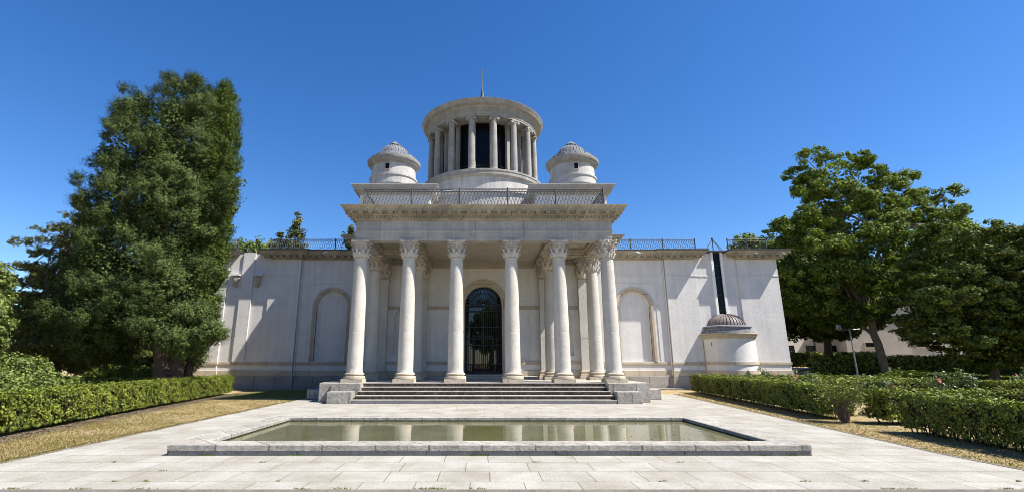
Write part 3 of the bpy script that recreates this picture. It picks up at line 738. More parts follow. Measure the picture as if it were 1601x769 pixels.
# --- wings
NZ, NR = 5.18, 1.0
WING = {}
for sg in (-1, 1):
    def S(mb): return mb if sg > 0 else mb.mirror()
    Wm = MB()
    arch_wall(Wm, 7.5, 12.1, 0, 8.4, 9.88, NR, 1.66, NZ, YN, .16)
    Wm.box(8.8, 10.95, YN + .16, YN + .22, 1.6, 6.3)
    Wm.add([(12.1, YN, 0), (12.1, YP, 0), (12.1, YP, 8.4), (12.1, YN, 8.4)], [(0, 1, 2, 3)])
    def face(x0, x1, y, z0=0, z1=8.4): Wm.add([(x0, y, z0), (x1, y, z0), (x1, y, z1), (x0, y, z1)], [(0, 1, 2, 3)])
    face(12.1, 14.1, YP); face(16.9, XE, YP)
    YR = YP + .10
    Wm.box(14.1, 15.33, YR, YR + .3, 0, 8.75); Wm.box(15.87, 16.9, YR, YR + .3, 0, 8.75); Wm.box(15.33, 15.87, YR, YR + .3, 0, 4.3 if sg > 0 else 8.75)
    if sg < 0: pass
    Wm.add([(14.1, YP, 0), (14.1, YR + .02, 0), (14.1, YR + .02, 8.4), (14.1, YP, 8.4)], [(0, 1, 2, 3)])
    Wm.add([(16.9, YP, 0), (16.9, YR + .02, 0), (16.9, YR + .02, 8.4), (16.9, YP, 8.4)], [(0, 1, 2, 3)])
    Wm.add([(XE, YP, 0), (XE, 42, 0), (XE, 42, 8.4), (XE, YP, 8.4)], [(0, 1, 2, 3)])
    wo = S(Wm).build('wing_wall', 'stucco', B, (sg * 13.5, 31.4, 0))
    r = MB(); r.box(7.5, XE - .1, YN + .05, 42, 8.6, 8.74); S(r).build('wing_roof', 'lead', wo)
    if sg > 0: tag(wo, 'right wing wall with the tall slit window')
    # cornice pieces
    for pth in ([(7.52, YN), (12.1, YN), (12.1, YP), (14.1, YP), (14.1, YR + .2)], [(16.9, YR + .2), (16.9, YP), (XE, YP), (XE, 42)]):
        e = MB(); e.sweep(pth, cornW); blocks_along(e, pth, .46, .2, .1, .46, 8.41, 8.532); co = S(e).build('wing_cornice', 'cornice', wo)
        e = MB(); e.sweep(pth, [(.62, 8.785), (.72, 8.785), (.73, 8.86), (.62, 8.86)]); S(e).build('gutter', 'darklead', co)
    e = MB(); e.box(14.75, 16.25, YR - .02, YR + .5, 8.751, 8.80); S(e).build('slot_capping', 'darklead', wo)
    # string courses and plinth
    def band(pth, o, z0, z1, m, nm):
        e = MB(); e.sweep(pth, [(-.02, z0), (o - .01, z0), (o, z0 + .01), (o, z1 - .01), (o - .012, z1), (-.02, z1)]); S(e).build(nm, m, wo)
    P1 = [(7.5, YN), (12.1, YN), (12.1, YP), (14.1, YP), (14.1, YR), (15.25, YR)]; P2 = [(15.95, YR), (16.9, YR), (16.9, YP), (XE, YP), (XE, 42)]
    for pth in (P1, P2): band(pth, .03, 7.17, 7.22, 'stucco', 'string_course')
    Pl = [(7.5, YN), (12.1, YN), (12.1, YP), (14.1, YP), (14.1, YR), (16.9, YR), (16.9, YP), (XE, YP), (XE, 42)]
    for z0, z1, o, m, nm in ((1.50, 1.66, .05, 'cream', 'moulded_band'), (1.46, 1.50, .03, 'cream', 'moulded_band'), (.78, 1.14, .07, 'cream', 'plinth_band'), (0, .78, .12, 'base', 'granite_plinth')):
        band(Pl, o, z0, z1, m, nm)
    # arched niche surround and its panel line
    e = MB(); arch_band(e, 9.88, NR, NR + .12, 1.66, NZ, YN - .03, YN + .1); arch_band(e, 9.88, NR + .12, NR + .27, 1.66, NZ, YN - .075, YN); S(e).build('niche_surround', 'cream', wo)
    for fa in ((8.35, 11.42, 1.64, 6.72, YN, .05, .03), (7.62, 8.3, 1.64, 6.72, YN, .03, .02)):
        e = MB(); frame_line(e, *fa); S(e).build('wall_panel_moulding', 'stucco', wo)
    # downpipe in the corner of the projection
    e = MB(); e.tube([(12.02, YN - .06, .8), (12.02, YN - .06, 8.3)], .035, 8); S(e).build('downpipe', 'stucco' , wo)
    # spouts
    for x in ((10.2, 17.9, XE + .15) if sg > 0 else (10.4, 17.6)):
        e = MB(); e.tube([(x - .12, YN - .62, 8.74), (x + .12, YN - .82, 8.58)], .045, 6); S(e).build('rain_spout', 'white', wo)
    # footing apron
    e = MB(); e.box(8.05, 19.9, 30.75, YP - .12, -.05, .07); S(e).build('footing_apron', 'kerb', wo)
    rz = 8.8
    for a, b_ in ((7.8, 14.35), (16.55, XE - .4)):
        xs_ = [sg * a, sg * b_]; n = max(2, int((b_ - a) / 2.0))
        railing([(xs_[0], YN + .02), (xs_[1], YN + .02)], rz, .92, B, [(sg * (a + (b_ - a) * i / n), YN + .02) for i in range(n + 1)], 'wing_railing')

# right slit window with frame, hatch
YR = YP + .10
s = MB(); s.box(15.22, 15.36, YR - .12, YR + .2, 4.25, 8.79); s.box(15.84, 15.98, YR - .12, YR + .2, 4.25, 8.79); s.box(15.36, 15.84, YR - .06, YR + .2, 4.15, 4.5)
SW = s.build('slit_window', 'white', B, (15.6, YR, 4.2))
s = MB(); s.box(15.36, 15.84, YR + .02, YR + .1, 4.5, 8.79); s.build('window_pane', 'glass', SW)
s = MB()
for z in (4.9, 5.9, 7.1, 7.9): s.box(15.36, 15.84, YR, YR + .03, z, z + .04)
s.box(15.36, 15.40, YR - .03, YR + .03, 4.5, 8.79); s.box(15.80, 15.84, YR - .03, YR + .03, 4.5, 8.79)
s.build('window_bars', 'iron', SW)
s = MB(); s.box(15.0, 16.2, YR - .25, YR + .6, 8.80, 8.90)
for q in range(4):
    a = q * pi / 2 + .6; s.tube([(15.6 + .85 * cos(a), YR + .2 + .4 * sin(a), 8.88), (15.6, YR + .2, 9.75)], .022, 5)
s.tube([(15.6, YR + .2, 8.88), (15.6, YR + .2, 9.8)], .03, 6); s.lathe([(0, 9.7), (.08, 9.76), (.08, 9.82), (0, 9.88)], (15.6, YR + .2), 10); s.tube([(14.4, YR + .2, 9.15), (15.6, YR + .2, 9.2)], .02, 5)
s.build('roof_hatch', 'darklead', SW)
# bow with copper dome under the slit
bc = (15.72, YR); R_ = 1.58
b_ = MB(); b_.lathe([(R_, 0), (R_, 3.1)], bc, 48, pi, 2 * pi); BW = b_.build('bow', 'stucco', B, (15.72, YR, 0))
for z0, z1, o, m, nm in ((1.50, 1.66, .05, 'cream', 'moulded_band'), (.78, 1.14, .07, 'cream', 'plinth_band'), (0, .78, .12, 'base', 'granite_plinth')):
    e = MB(); e.lathe([(R_, z0), (R_ + o, z0), (R_ + o, z1), (R_, z1)], bc, 48, pi, 2 * pi, False); e.build(nm, m, BW)
e = MB(); e.lathe([(R_ - .05, 3.08), (R_ + .04, 3.08), (R_ + .06, 3.18), (R_ + .12, 3.22), (R_ + .12, 3.30), (R_ + .24, 3.33), (R_ + .24, 3.40), (R_ - .2, 3.42)], bc, 48, pi, 2 * pi); e.build('bow_cornice', 'cream', BW)
e = MB(); e.lathe([(R_ + .05, 3.40), (R_ + .03, 3.52), (R_ - .14, 3.55), (R_ - .18, 3.75), (R_ - .08, 3.78), (R_ - .10, 3.86), (R_ - .34, 3.92)], bc, 48, pi, 2 * pi); e.build('bow_roof_skirt', 'lead', BW)
pr = [((R_ - .42) * cos(t), 3.9 + .78 * sin(t)) for t in [pi / 2 * i / 8 for i in range(9)]]
e = MB(); e.lathe(pr, bc, 48, pi, 2 * pi)
for i in range(19):
    an = pi + pi * i / 18; e.tube([(bc[0] + (r_ + .015) * cos(an), bc[1] + (r_ + .015) * sin(an), z + .01) for r_, z in pr[:-1]], .022, 4)
e.build('bow_dome', 'copper', BW)
e = MB(); e.box(14.32, 14.42, YR - .78, YR - .62, 2.62, 2.86); e.build('wall_lamp', 'iron', BW)
# left blind slit with consoles
s = MB(); s.box(-15.98, -15.2, YR - .09, YR + .02, 1.66, 8.76); BS = s.build('blind_slit', 'stucco', B, (-15.6, YR, 1.6))
for sg in (-1, 1):
    cx = -15.6 + sg * .78
    s = MB(); n = 16
    for cz, rr, p in ((6.98, .20, .22), (6.55, .11, .14)):
        vs = []
        for yy in (YR - p, YR): vs += [(cx + sg * -.08 + rr * cos(2 * pi * j / n), yy, cz + rr * sin(2 * pi * j / n)) for j in range(n)]
        s.add(vs, [tuple(reversed(range(n))), tuple(n + j for j in range(n))] + [(j, (j + 1) % n, n + (j + 1) % n, n + j) for j in range(n)])
        vs = [(cx + sg * -.08 + rr * .5 * cos(2 * pi * j / n), YR - p - .03, cz + rr * .5 * sin(2 * pi * j / n)) for j in range(n)] + [(cx + sg * -.08 + rr * .6 * cos(2 * pi * j / n), YR - p, cz + rr * .6 * sin(2 * pi * j / n)) for j in range(n)]
        s.add(vs, [tuple(reversed(range(n)))] + [(j, (j + 1) % n, n + (j + 1) % n, n + j) for j in range(n)])
    s.box(*sorted((cx - .12, cx + .10)), YR - .13, YR, 6.5, 7.0)
    s.build('console', 'cream', BS)
    s = MB(); s.box(*sorted((cx - .32, cx + .34)), YR - .28, YR, 7.2, 7.28); s.build('console_shelf', 'stucco', BS)

# ================================================================== VEGETATION
def leaf_obj(name, pts, nrm, size, m, parent=None, aspect=1.6, org=None, jit=0.6, fold=0.15):
    pts = np.asarray(pts, dtype=np.float64); n = len(pts)
    nr = np.asarray(nrm, dtype=np.float64) + RNG.normal(0, jit, (n, 3))
    nr /= np.linalg.norm(nr, axis=1, keepdims=True) + 1e-9
    rv = RNG.normal(0, 1, (n, 3)); t = np.cross(nr, rv); t /= np.linalg.norm(t, axis=1, keepdims=True) + 1e-9
    b = np.cross(nr, t)
    sz = (size * RNG.uniform(.65, 1.25, n))[:, None] if np.isscalar(size) else np.asarray(size)[:, None]
    V = np.empty((n, 4, 3))
    V[:, 0] = pts - t * sz * aspect / 2; V[:, 2] = pts + t * sz * aspect / 2
    V[:, 1] = pts - b * sz / 2 + nr * sz * fold; V[:, 3] = pts + b * sz / 2 + nr * sz * fold
    me = bpy.data.meshes.new(name); o = bpy.data.objects.new(name, me); link(o, parent, org)
    V = V.reshape(-1, 3) - np.array(ORG[o.name])
    me.vertices.add(4 * n); me.vertices.foreach_set('co', V.ravel())
    me.loops.add(4 * n); me.loops.foreach_set('vertex_index', np.arange(4 * n))
    me.polygons.add(n); me.polygons.foreach_set('loop_start', np.arange(0, 4 * n, 4)); me.polygons.foreach_set('loop_total', np.full(n, 4))
    me.update(calc_edges=True); me.validate(); me.materials.append(M[m]); return o

def ellip_clusters(ells, count, inner=0.72, spread=(.82, 1.06)):
    """cluster centres near the outer surface of a union of ellipsoids, with outward directions"""
    E = np.array(ells, dtype=float); area = (E[:, 3] * E[:, 4] + E[:, 4] * E[:, 5] + E[:, 3] * E[:, 5]); p = area / area.sum()
    P = []; D = []
    while len(P) < count:
        k = RNG.choice(len(E), p=p); d = RNG.normal(0, 1, 3); d /= np.linalg.norm(d)
        f = RNG.uniform(*spread); c = E[k, :3] + d * E[k, 3:] * f
        q = np.linalg.norm((c - E[:, :3]) / E[:, 3:], axis=1); q[k] = 9
        if (q < inner).any(): continue
        g_ = d / E[k, 3:]; g_ /= np.linalg.norm(g_); P.append(c); D.append(g_)
    return np.array(P), np.array(D)
def tufts(P, D, n, rad, up=0.35, elong=1.5, flat_=1.0):
    """leaves in an elongated blob around each cluster centre"""
    out = []; nr = []
    for c, d in zip(P, D):
        a = d + np.array([0, 0, up]); a /= np.linalg.norm(a)
        r = rad * RNG.uniform(.6, 1.35)
        u = RNG.normal(0, 1, (n, 3)); u /= np.linalg.norm(u, axis=1, keepdims=True); u *= (RNG.uniform(0, 1, n) ** .45)[:, None] * r
        u[:, 2] *= flat_
        al = u @ a; u = u + np.outer(al * (elong - 1), a)
        out.append(c + u); nr.append(u / r * .8 + a * .6)
    return np.concatenate(out), np.concatenate(nr)
def fill(ells, n, f=.85):
    E = np.array(ells, dtype=float); vol = E[:, 3] * E[:, 4] * E[:, 5]; p = vol / vol.sum()
    k = RNG.choice(len(E), n, p=p); d = RNG.normal(0, 1, (n, 3)); d /= np.linalg.norm(d, axis=1, keepdims=True)
    r = RNG.uniform(.35, 1, n) ** .5 * f
    return E[k, :3] + d * E[k, 3:] * r[:, None], d

def limb(mb, a, b_, r0, r1, wig=.25, n=7, seg=8):
    a = Vector(a); b_ = Vector(b_); L_ = (b_ - a).length
    pts = []
    o = Vector((random.uniform(-1, 1), random.uniform(-1, 1), random.uniform(-.3, .5))) * wig * L_ * .3
    for i in range(n):
        t = i / (n - 1); pts.append(a.lerp(b_, t) + o * sin(pi * t) + Vector((random.uniform(-1, 1), random.uniform(-1, 1), 0)) * r0 * .25 * (0 < i < n - 1))
    mb.tube(pts, [r0 + (r1 - r0) * (i / (n - 1)) for i in range(n)], seg)
    return pts

def tree(name, loc, label, cat, group, ells, leafm, nclu, nleaf, rad, lsize, stems, bark, up=.3, elong=1.4, flat_=1.0, fills=6000, limbs=18, lr=.09, fsize=1.8, jit=.6, ff=.85, boughs=None, reach=1.0):
    root = tag(empty(name, loc), label, cat, group)
    if boughs:
        nb, rb, zf = boughs
        P0, D0 = ellip_clusters(ells, nb, .70, (.74, 1.02)); ns = max(3, nclu // nb); P = []; D = []
        for c, d in zip(P0, D0):
            sc_ = rb * RNG.uniform(.65, 1.3)
            for _ in range(int(ns * (sc_ / rb) ** 1.5) + 1):
                v = RNG.normal(0, 1, 3) + d * .9 + np.array([0, 0, .5]); v /= np.linalg.norm(v)
                P.append(c + v * sc_ * RNG.uniform(.75, 1.1) * np.array([1, 1, zf])); D.append(v * .6 + d * .6)
        P = np.array(P); D = np.array(D)
    else: P, D = ellip_clusters(ells, nclu)
    pts, nr = tufts(P, D, nleaf, rad, up, elong, flat_)
    leaf_obj('crown', pts, nr, lsize, leafm, root, 1.5, jit=jit)
    if fills:
        fp, fd = fill(ells, fills, ff); leaf_obj('inner_foliage', fp, fd, lsize * fsize, leafm, root, 1.3, jit=1.2)
    mb = MB()
    for (a, b_, r0, r1) in stems:
        sp = limb(mb, a, b_, r0, r1, .12, 9, 10)
        # root flare
        mb.tube([(a[0], a[1], a[2] - .3), (a[0], a[1], a[2] + .05), (sp[1].x, sp[1].y, sp[1].z)], [r0 * 1.5, r0 * 1.3, r0 * .95], 10)
    idx = RNG.choice(len(P), min(limbs, len(P)), replace=False)
    for i in idx:
        s_ = random.choice(stems); A = Vector(s_[0]); Bv = Vector(s_[1]); t = random.uniform(.45, 1.0)
        q = A.lerp(Bv, t); e_ = q.lerp(Vector(P[i]), reach)
        if (e_ - q).length < 9: limb(mb, q, e_, lr * random.uniform(.7, 1.2), .02, .4, 6, 6)
    mb.build('trunk', bark, root)
    return root

# big cypress in front of left wing: wide irregular tower of tufted foliage
def moved(el, o0, o1, f): return [(o1[0] + (e[0] - o0[0]) * f, o1[1] + (e[1] - o0[1]) * f, 1.6 + (e[2] - 1.6) * f, e[3] * f, e[4] * f, e[5] * f) for e in el]
big = [(-14.0, 20.5, 13.7, .8, .9, 1.35), (-13.3, 20.4, 13.2, .9, 1.0, 1.3), (-15.3, 20.4, 12.5, 1.5, 1.5, 1.5), (-16.1, 20.3, 13.0, .7, .8, .7), (-13.6, 20.3, 11.8, 1.25, 1.6, 2.0), (-15.6, 20.3, 10.8, 1.5, 1.7, 1.7), (-13.6, 20.2, 9.6, 1.5, 1.9, 2.2),
       (-15.2, 20.3, 8.5, 1.8, 2.2, 1.8), (-13.3, 20.0, 7.2, 1.7, 2.0, 2.3), (-15.4, 20.5, 6.5, 1.9, 2.3, 1.8), (-14.0, 19.6, 5.4, 2.3, 2.2, 2.1), (-15.7, 20.8, 4.5, 1.9, 2.4, 1.9),
       (-14.6, 19.8, 3.9, 2.3, 2.1, 1.6), (-12.5, 20.0, 4.4, 1.3, 1.6, 1.8), (-12.3, 19.9, 3.0, 1.2, 1.4, 1.0), (-15.8, 20.8, 2.7, 2.0, 2.2, 1.0), (-11.3, 20.1, 9.0, 1.0, .5, .32), (-10.8, 20.1, 9.4, .6, .4, .22), (-11.3, 20.1, 8.3, .65, .4, .2), (-11.5, 19.8, 2.8, .75, .8, .45), (-16.5, 20.4, 9.6, .8, .6, .3), (-16.8, 20.5, 7.9, .9, .8, .3), (-17.0, 20.6, 6.3, .8, .8, .3), (-17.0, 20.4, 11.1, .5, .5, .3)]
big = [(e[0], e[1], e[2], e[3] * .96, e[4], e[5]) for e in big]
big = moved(big, (-13.2, 20.5), (-14.75, 22.5), 1.0976)
tree('cypress_tree', (-14.5, 22.5, 0), 'tallest dark green cypress with broad ragged tufted crown, left of the building', 'tree', None, big, 'leaf_con', 13500, 34, .125, .047,
     [((-14.4, 22.6, 0), (-15.5, 22.4, 13.5), .34, .10), ((-13.85, 22.5, 0), (-14.3, 22.2, 11.5), .28, .08), ((-14.8, 22.9, 0), (-17.2, 22.8, 8.5), .24, .06)], 'bark', .55, 2.6, fills=60000, limbs=16, lr=.05, fsize=2.0, jit=.36, ff=.85, boughs=(420, .50, .72), reach=.6)
nar = [(-13.95, 23.3, z, r_, .9, 1.1) for z, r_ in ((2.4, .8), (3.4, 1.0), (4.6, 1.1), (5.8, 1.2), (7.0, 1.25), (8.2, 1.28), (9.4, 1.28), (10.6, 1.25), (11.8, 1.2), (13.0, 1.05), (14.1, .85), (15.0, .6))] + [(-14.0, 23.3, 15.6, .4, .4, .9)]
tree('narrow_cypress_tree', (-13.9, 23.3, 0), 'slender finely textured upright cypress rising along the right side of the big cypress', 'tree', None, nar, 'leaf_con2', 1700, 56, .17, .055,
     [((-13.95, 23.3, 0), (-14.0, 23.3, 15), .18, .03)], 'bark', 2.0, 2.2, fills=9000, limbs=0, fsize=2.6, ff=.75, jit=.45)
# cedar-like tree at far left with level boughs
ced = []
for i in range(46):
    t = i / 45; z = 1.6 + 8.6 * t; a = i * 2.4; rr = 3.9 * (1 - t) ** .8 + .30
    ced.append((-22.6 + rr * .60 * cos(a), 26 + rr * .5 * sin(a), z + .12 * rr, rr * .50 + .12, rr * .42 + .12, .20))
ced += [(-22.9, 26, 10.3, .35, .35, .5), (-25.3, 25.7, 8.1, 1.0, .5, .18), (-24.6, 25.9, 8.9, .8, .5, .16), (-25.4, 25.8, 6.7, 1.0, .6, .18), (-20.8, 26.5, 4.0, 2.4, 2.4, 2.6), (-22.6, 26.5, 2.6, 3.2, 2.4, 1.5)]
tree('cedar_tree', (-22.4, 26, .3), 'dark conifer with level spreading boughs behind the big cypress, near the left edge', 'tree', None, ced, 'leaf_cedar', 3200, 34, .15, .062,
     [((-22.5, 26, .2), (-22.8, 26, 10.2), .24, .04)], 'bark', .25, 1.9, .55, fills=7000, limbs=60, lr=.05, fsize=2.4, ff=.7)
lft = [(-18.4, 17.3, 4.0, .95, .9, 1.15), (-18.3, 17.2, 2.7, 1.1, 1.0, 1.2), (-19.1, 17.5, 4.6, .9, .8, .8)]
tree('leafy_tree', (-18.2, 17.4, 0), 'bright green leafy tree cut by the left edge of the picture', 'tree', None, lft, 'leaf_shrub', 330, 60, .2, .08,
     [((-18.2, 17.4, 0), (-18.2, 17.4, 4.0), .10, .04)], 'bark2', fills=2500, limbs=10)

# plane tree, right of the building
pln = [(26.6, 34, 15.1, 2.6, 2.6, 2.1), (28.1, 34, 13.7, 2.5, 2.4, 2.0), (30.4, 34.3, 13.2, 1.7, 1.9, 1.7), (24.7, 33.6, 12.2, 1.5, 1.7, 1.2), (25.4, 33.6, 10.6, 3.0, 2.8, 2.0), (28.5, 33.8, 10.6, 3.0, 2.8, 2.4),
       (31.6, 34.2, 10.4, 2.2, 2.4, 2.0), (23.6, 33.8, 8.7, 2.6, 2.5, 1.7), (26.5, 33.4, 8.0, 2.6, 2.6, 1.6), (30.0, 34.2, 8.0, 2.2, 2.4, 1.5), (23.9, 33.8, 6.8, 2.3, 2.2, 1.3), (33.8, 34.6, 10.9, 1.5, 1.6, 1.4), (34.4, 34.8, 12.7, 1.6, 1.5, 1.5), (36.6, 35, 11.4, 1.4, 1.4, 1.3), (37.6, 36, 9.6, 2.2, 1.8, 1.7), (26.2, 33.8, 12.6, 1.8, 1.8, 1.5), (27.6, 34.0, 16.6, 1.2, 1.1, .8), (30.6, 34.0, 14.4, 1.3, 1.2, 1.1), (35.2, 35, 10.8, 1.2, 1.4, 1.2), (24.9, 34.3, 5.6, 2.6, 2.2, 1.2), (22.2, 33.9, 11.3, .8, .9, .6), (22.0, 34, 10.2, 1.3, 1.2, .8)]
tree('plane_tree', (27.8, 34, .8), 'tall broadleaf tree with leaning brown trunk just right of the building', 'tree', 'deciduous trees right of the building', pln, 'leaf_plane', 2900, 66, .29, .110,
     [((27.7, 34, .75), (27.0, 34, 6.2), .27, .20), ((27.0, 34, 6.0), (26.4, 34, 13.0), .19, .06), ((27.0, 34, 6.0), (30.2, 34.2, 12.0), .20, .07), ((27.0, 34, 5.6), (24.3, 33.8, 9.0), .17, .06)], 'bark2', .15, 1.2, .75, fills=7000, limbs=46, lr=.10, fsize=1.5, ff=.62, boughs=(210, .80, .7))
# dark tree behind it
dk = [(26.6, 41, 6.6, 3.4, 3, 2.4), (30.0, 41, 6.4, 3.4, 3, 2.4), (28.5, 41.5, 8.8, 4, 3, 2.4), (25.4, 41.5, 9.2, 3, 3, 2.2), (32.6, 41.5, 7.6, 2.6, 2.5, 2.2), (28.2, 40.5, 4.9, 2.8, 2.4, 1.1), (24.8, 41, 5.0, 1.6, 1.8, .9)]
tree('shade_tree', (28.7, 40.5, 1.1), 'dark low-crowned tree behind the lamp post, beside the building corner', 'tree', 'deciduous trees right of the building', dk, 'leaf_chest', 900, 60, .42, .19,
     [((28.7, 40.5, 1.1), (28.3, 41, 6.5), .34, .20)], 'bark', .1, 1.1, .8, fills=7000, limbs=16, boughs=(110, .9, .7), ff=.75)
# chestnut, right edge
ch = [(29.0, 27.5, 7.6, 2.6, 2.5, 2.0), (27.2, 27.3, 6.4, 2.3, 2.3, 1.9), (30.8, 27.6, 6.9, 2.4, 2.3, 1.8), (25.6, 27.2, 5.0, 2.2, 2.2, 1.5), (28.6, 26.6, 5.0, 2.7, 2.4, 1.9), (31.4, 27.3, 5.0, 2.1, 2.2, 1.9), (26.0, 27.0, 3.5, 2.0, 2.0, 1.1), (29.0, 26.6, 3.2, 2.6, 2.2, 1.1), (31.6, 27.3, 3.3, 1.6, 1.8, 1.1), (27.6, 26.8, 2.4, 2.2, 1.8, .8), (30.2, 27.0, 2.3, 2.2, 1.8, .8), (27.4, 27.6, 8.4, 1.4, 1.6, 1.1)]
tree('chestnut_tree', (28.2, 27.5, .6), 'broad dense dark green tree with drooping layered leaves at the right edge', 'tree', 'deciduous trees right of the building', ch, 'leaf_chest', 2900, 62, .25, .095,
     [((28.2, 27.5, .5), (28.4, 27.4, 6.0), .20, .10)], 'bark', -.3, 1.25, .5, fills=9000, limbs=22, lr=.07, fsize=1.6, ff=.75, boughs=(230, .68, .5))
bk = [(42.0, 43, 11.6, 2.6, 3, 2.0), (46.6, 43.5, 11.3, 2.8, 3, 2.0), (43.0, 43, 9.0, 4.6, 3, 3.0), (49.0, 43.5, 10.0, 3.6, 3, 3.2), (47, 43, 5.5, 5, 3, 3.0), (44.0, 43, 12.6, 1.4, 2, 1.2)]
tree('rear_tree', (44, 43, 1.2), 'mid green tree rising behind the chestnut tree at the right edge', 'tree', 'deciduous trees right of the building', bk, 'leaf_plane', 900, 56, .5, .22,
     [((44, 43, 1.2), (44, 43, 9.5), .35, .12)], 'bark', .1, 1.1, .8, fills=5000, limbs=14, boughs=(110, .95, .7))
e2 = [(38.4, 32, 7.9, 2.8, 3, 2.2), (36.2, 33, 8.4, 1.9, 1.8, 1.5), (40.5, 32.5, 6.4, 3.2, 3, 2.4), (36.4, 32, 6.0, 2.8, 2.6, 2.4), (38.6, 31.5, 4.4, 3.8, 2.8, 1.8), (36.2, 32, 3.4, 2.0, 2.0, 1.2)]
tree('edge_tree', (38.3, 32, .9), 'leafy tree lit yellow green behind the chestnut, cut by the right edge', 'tree', 'deciduous trees right of the building', e2, 'leaf_plane', 1000, 60, .36, .16,
     [((38.3, 32, .8), (38.3, 32, 6.5), .28, .12)], 'bark', .1, 1.1, .8, fills=6000, limbs=14, boughs=(110, .8, .7))
for k_, (x_, y_, zt_) in enumerate(((-9.5, -20, 9.5), (1.5, -26, 10.5), (11, -21, 8.5))):
    eg = [(x_, y_, zt_ - 2, 2.6, 2.6, 2.0), (x_ - 1.8, y_, zt_ - 4, 2.6, 2.4, 2.0), (x_ + 1.9, y_, zt_ - 3.8, 2.5, 2.4, 2.0), (x_, y_, zt_ - 5.6, 3.2, 2.6, 1.8)]
    tree('garden_tree', (x_, y_, -.35), 'leafy tree across the terrace facing the portico, ' + ('left of the axis', 'tallest, on the axis', 'right of the axis')[k_], 'tree', 'trees facing the portico', eg, 'leaf_plane', 300, 50, .5, .24, [((x_, y_, -.4), (x_, y_, zt_ - 3), .25, .1)], 'bark', .1, 1.1, .8, fills=3000, limbs=8)
rl = [(-27, 38, 5.2, 4.2, 2.5, 2.6), (-31.5, 38, 6.0, 4, 2.5, 3), (-24.5, 37.5, 3.2, 2.8, 2, 1.8), (-22.0, 36.5, 2.0, 2.6, 1.6, 1.4), (-25.5, 36, 1.5, 3.0, 1.6, 1.2), (-29, 37, 2.6, 4.2, 2, 1.8), (-34.5, 37, 3.4, 3.6, 2, 2.4)]
tree('rear_left_tree'.replace('_left', ''), (-28, 38, .4), 'dark bushy tree filling the gap behind the cypress trunks on the left', 'tree', None, rl, 'leaf_chest', 800, 56, .45, .2,
     [((-28, 38, .3), (-28, 38, 5), .25, .1)], 'bark', .1, 1.2, .8, fills=7000, limbs=12, boughs=(100, .9, .7))
bk2 = [(28.4, 50, 13.2, 1.5, 1.5, 1.5), (30.6, 50, 12.4, 2.4, 2, 1.6), (27.2, 50, 11.8, 1.5, 1.5, 1.2), (33, 50, 12.6, 2.2, 2, 1.8), (30, 50, 9.5, 3.2, 2, 2.2)]
tree('roofline_tree', (30, 50, 1.3), 'tree top showing above the right wing railing', 'tree', None, bk2, 'leaf_plane', 320, 60, .5, .2, [((30, 50, 1.2), (30, 50, 10), .3, .1)], 'bark', fills=2500, limbs=6)
# conifers behind the left wing roof
def conifer(x, y, top, w_, label):
    el = []; n = 11
    for i in range(n):
        t = i / (n - 1); z = top - .35 - (top - 6) * t; rr = .22 + w_ * t ** .8
        el.append((x + random.uniform(-.15, .15) * rr, y, z, rr, rr, .55))
    tree('conifer_tree', (x, y, .5), label, 'tree', 'conifers behind the left wing', el, 'leaf_cedar', 230, 50, .34, .15, [((x, y, .3), (x, y, top - .5), .2, .03)], 'bark', .3, 1.5, .7, fills=1800, limbs=12, lr=.03, fsize=1.6)
conifer(-17.9, 44.5, 15.9, 1.7, 'pointed conifer, the tallest rising above the left wing railing')
conifer(-19.4, 44.8, 13.6, 1.5, 'small pointed conifer just left of the tallest one above the left wing railing')
conifer(-12.4, 43.8, 14.4, 2.0, 'conifer top beside the portico cornice above the left wing railing')
el = [(-22, 46, 12.2, 2.5, 1.5, .9), (-24.5, 46, 11.8, 2.5, 1.5, .9), (-22.8, 46, 9.5, 4, 2, 2.4)]
tree('far_tree', (-22.8, 46, .5), 'low green tree top behind the left end of the wing railing', 'tree', None, el, 'leaf_shrub', 240, 50, .45, .18, [((-22.8, 46, .4), (-22.8, 46, 9), .25, .1)], 'bark', fills=1800, limbs=6)

n = 260; fx = RNG.uniform(PX0 + KW + .1, PX1 - KW - .1, n); fy = PY0 + KW + (PY1 - PY0 - 2 * KW) * np.clip(np.abs(RNG.normal(0, .45, n)), .02, .98)
tag(leaf_obj('floating_leaves', np.column_stack([fx, fy, np.full(n, .09)]), np.tile([0, 0, 1.0], (n, 1)), .035, 'twig', None, 1.5, jit=.04, fold=.02), kind='stuff')
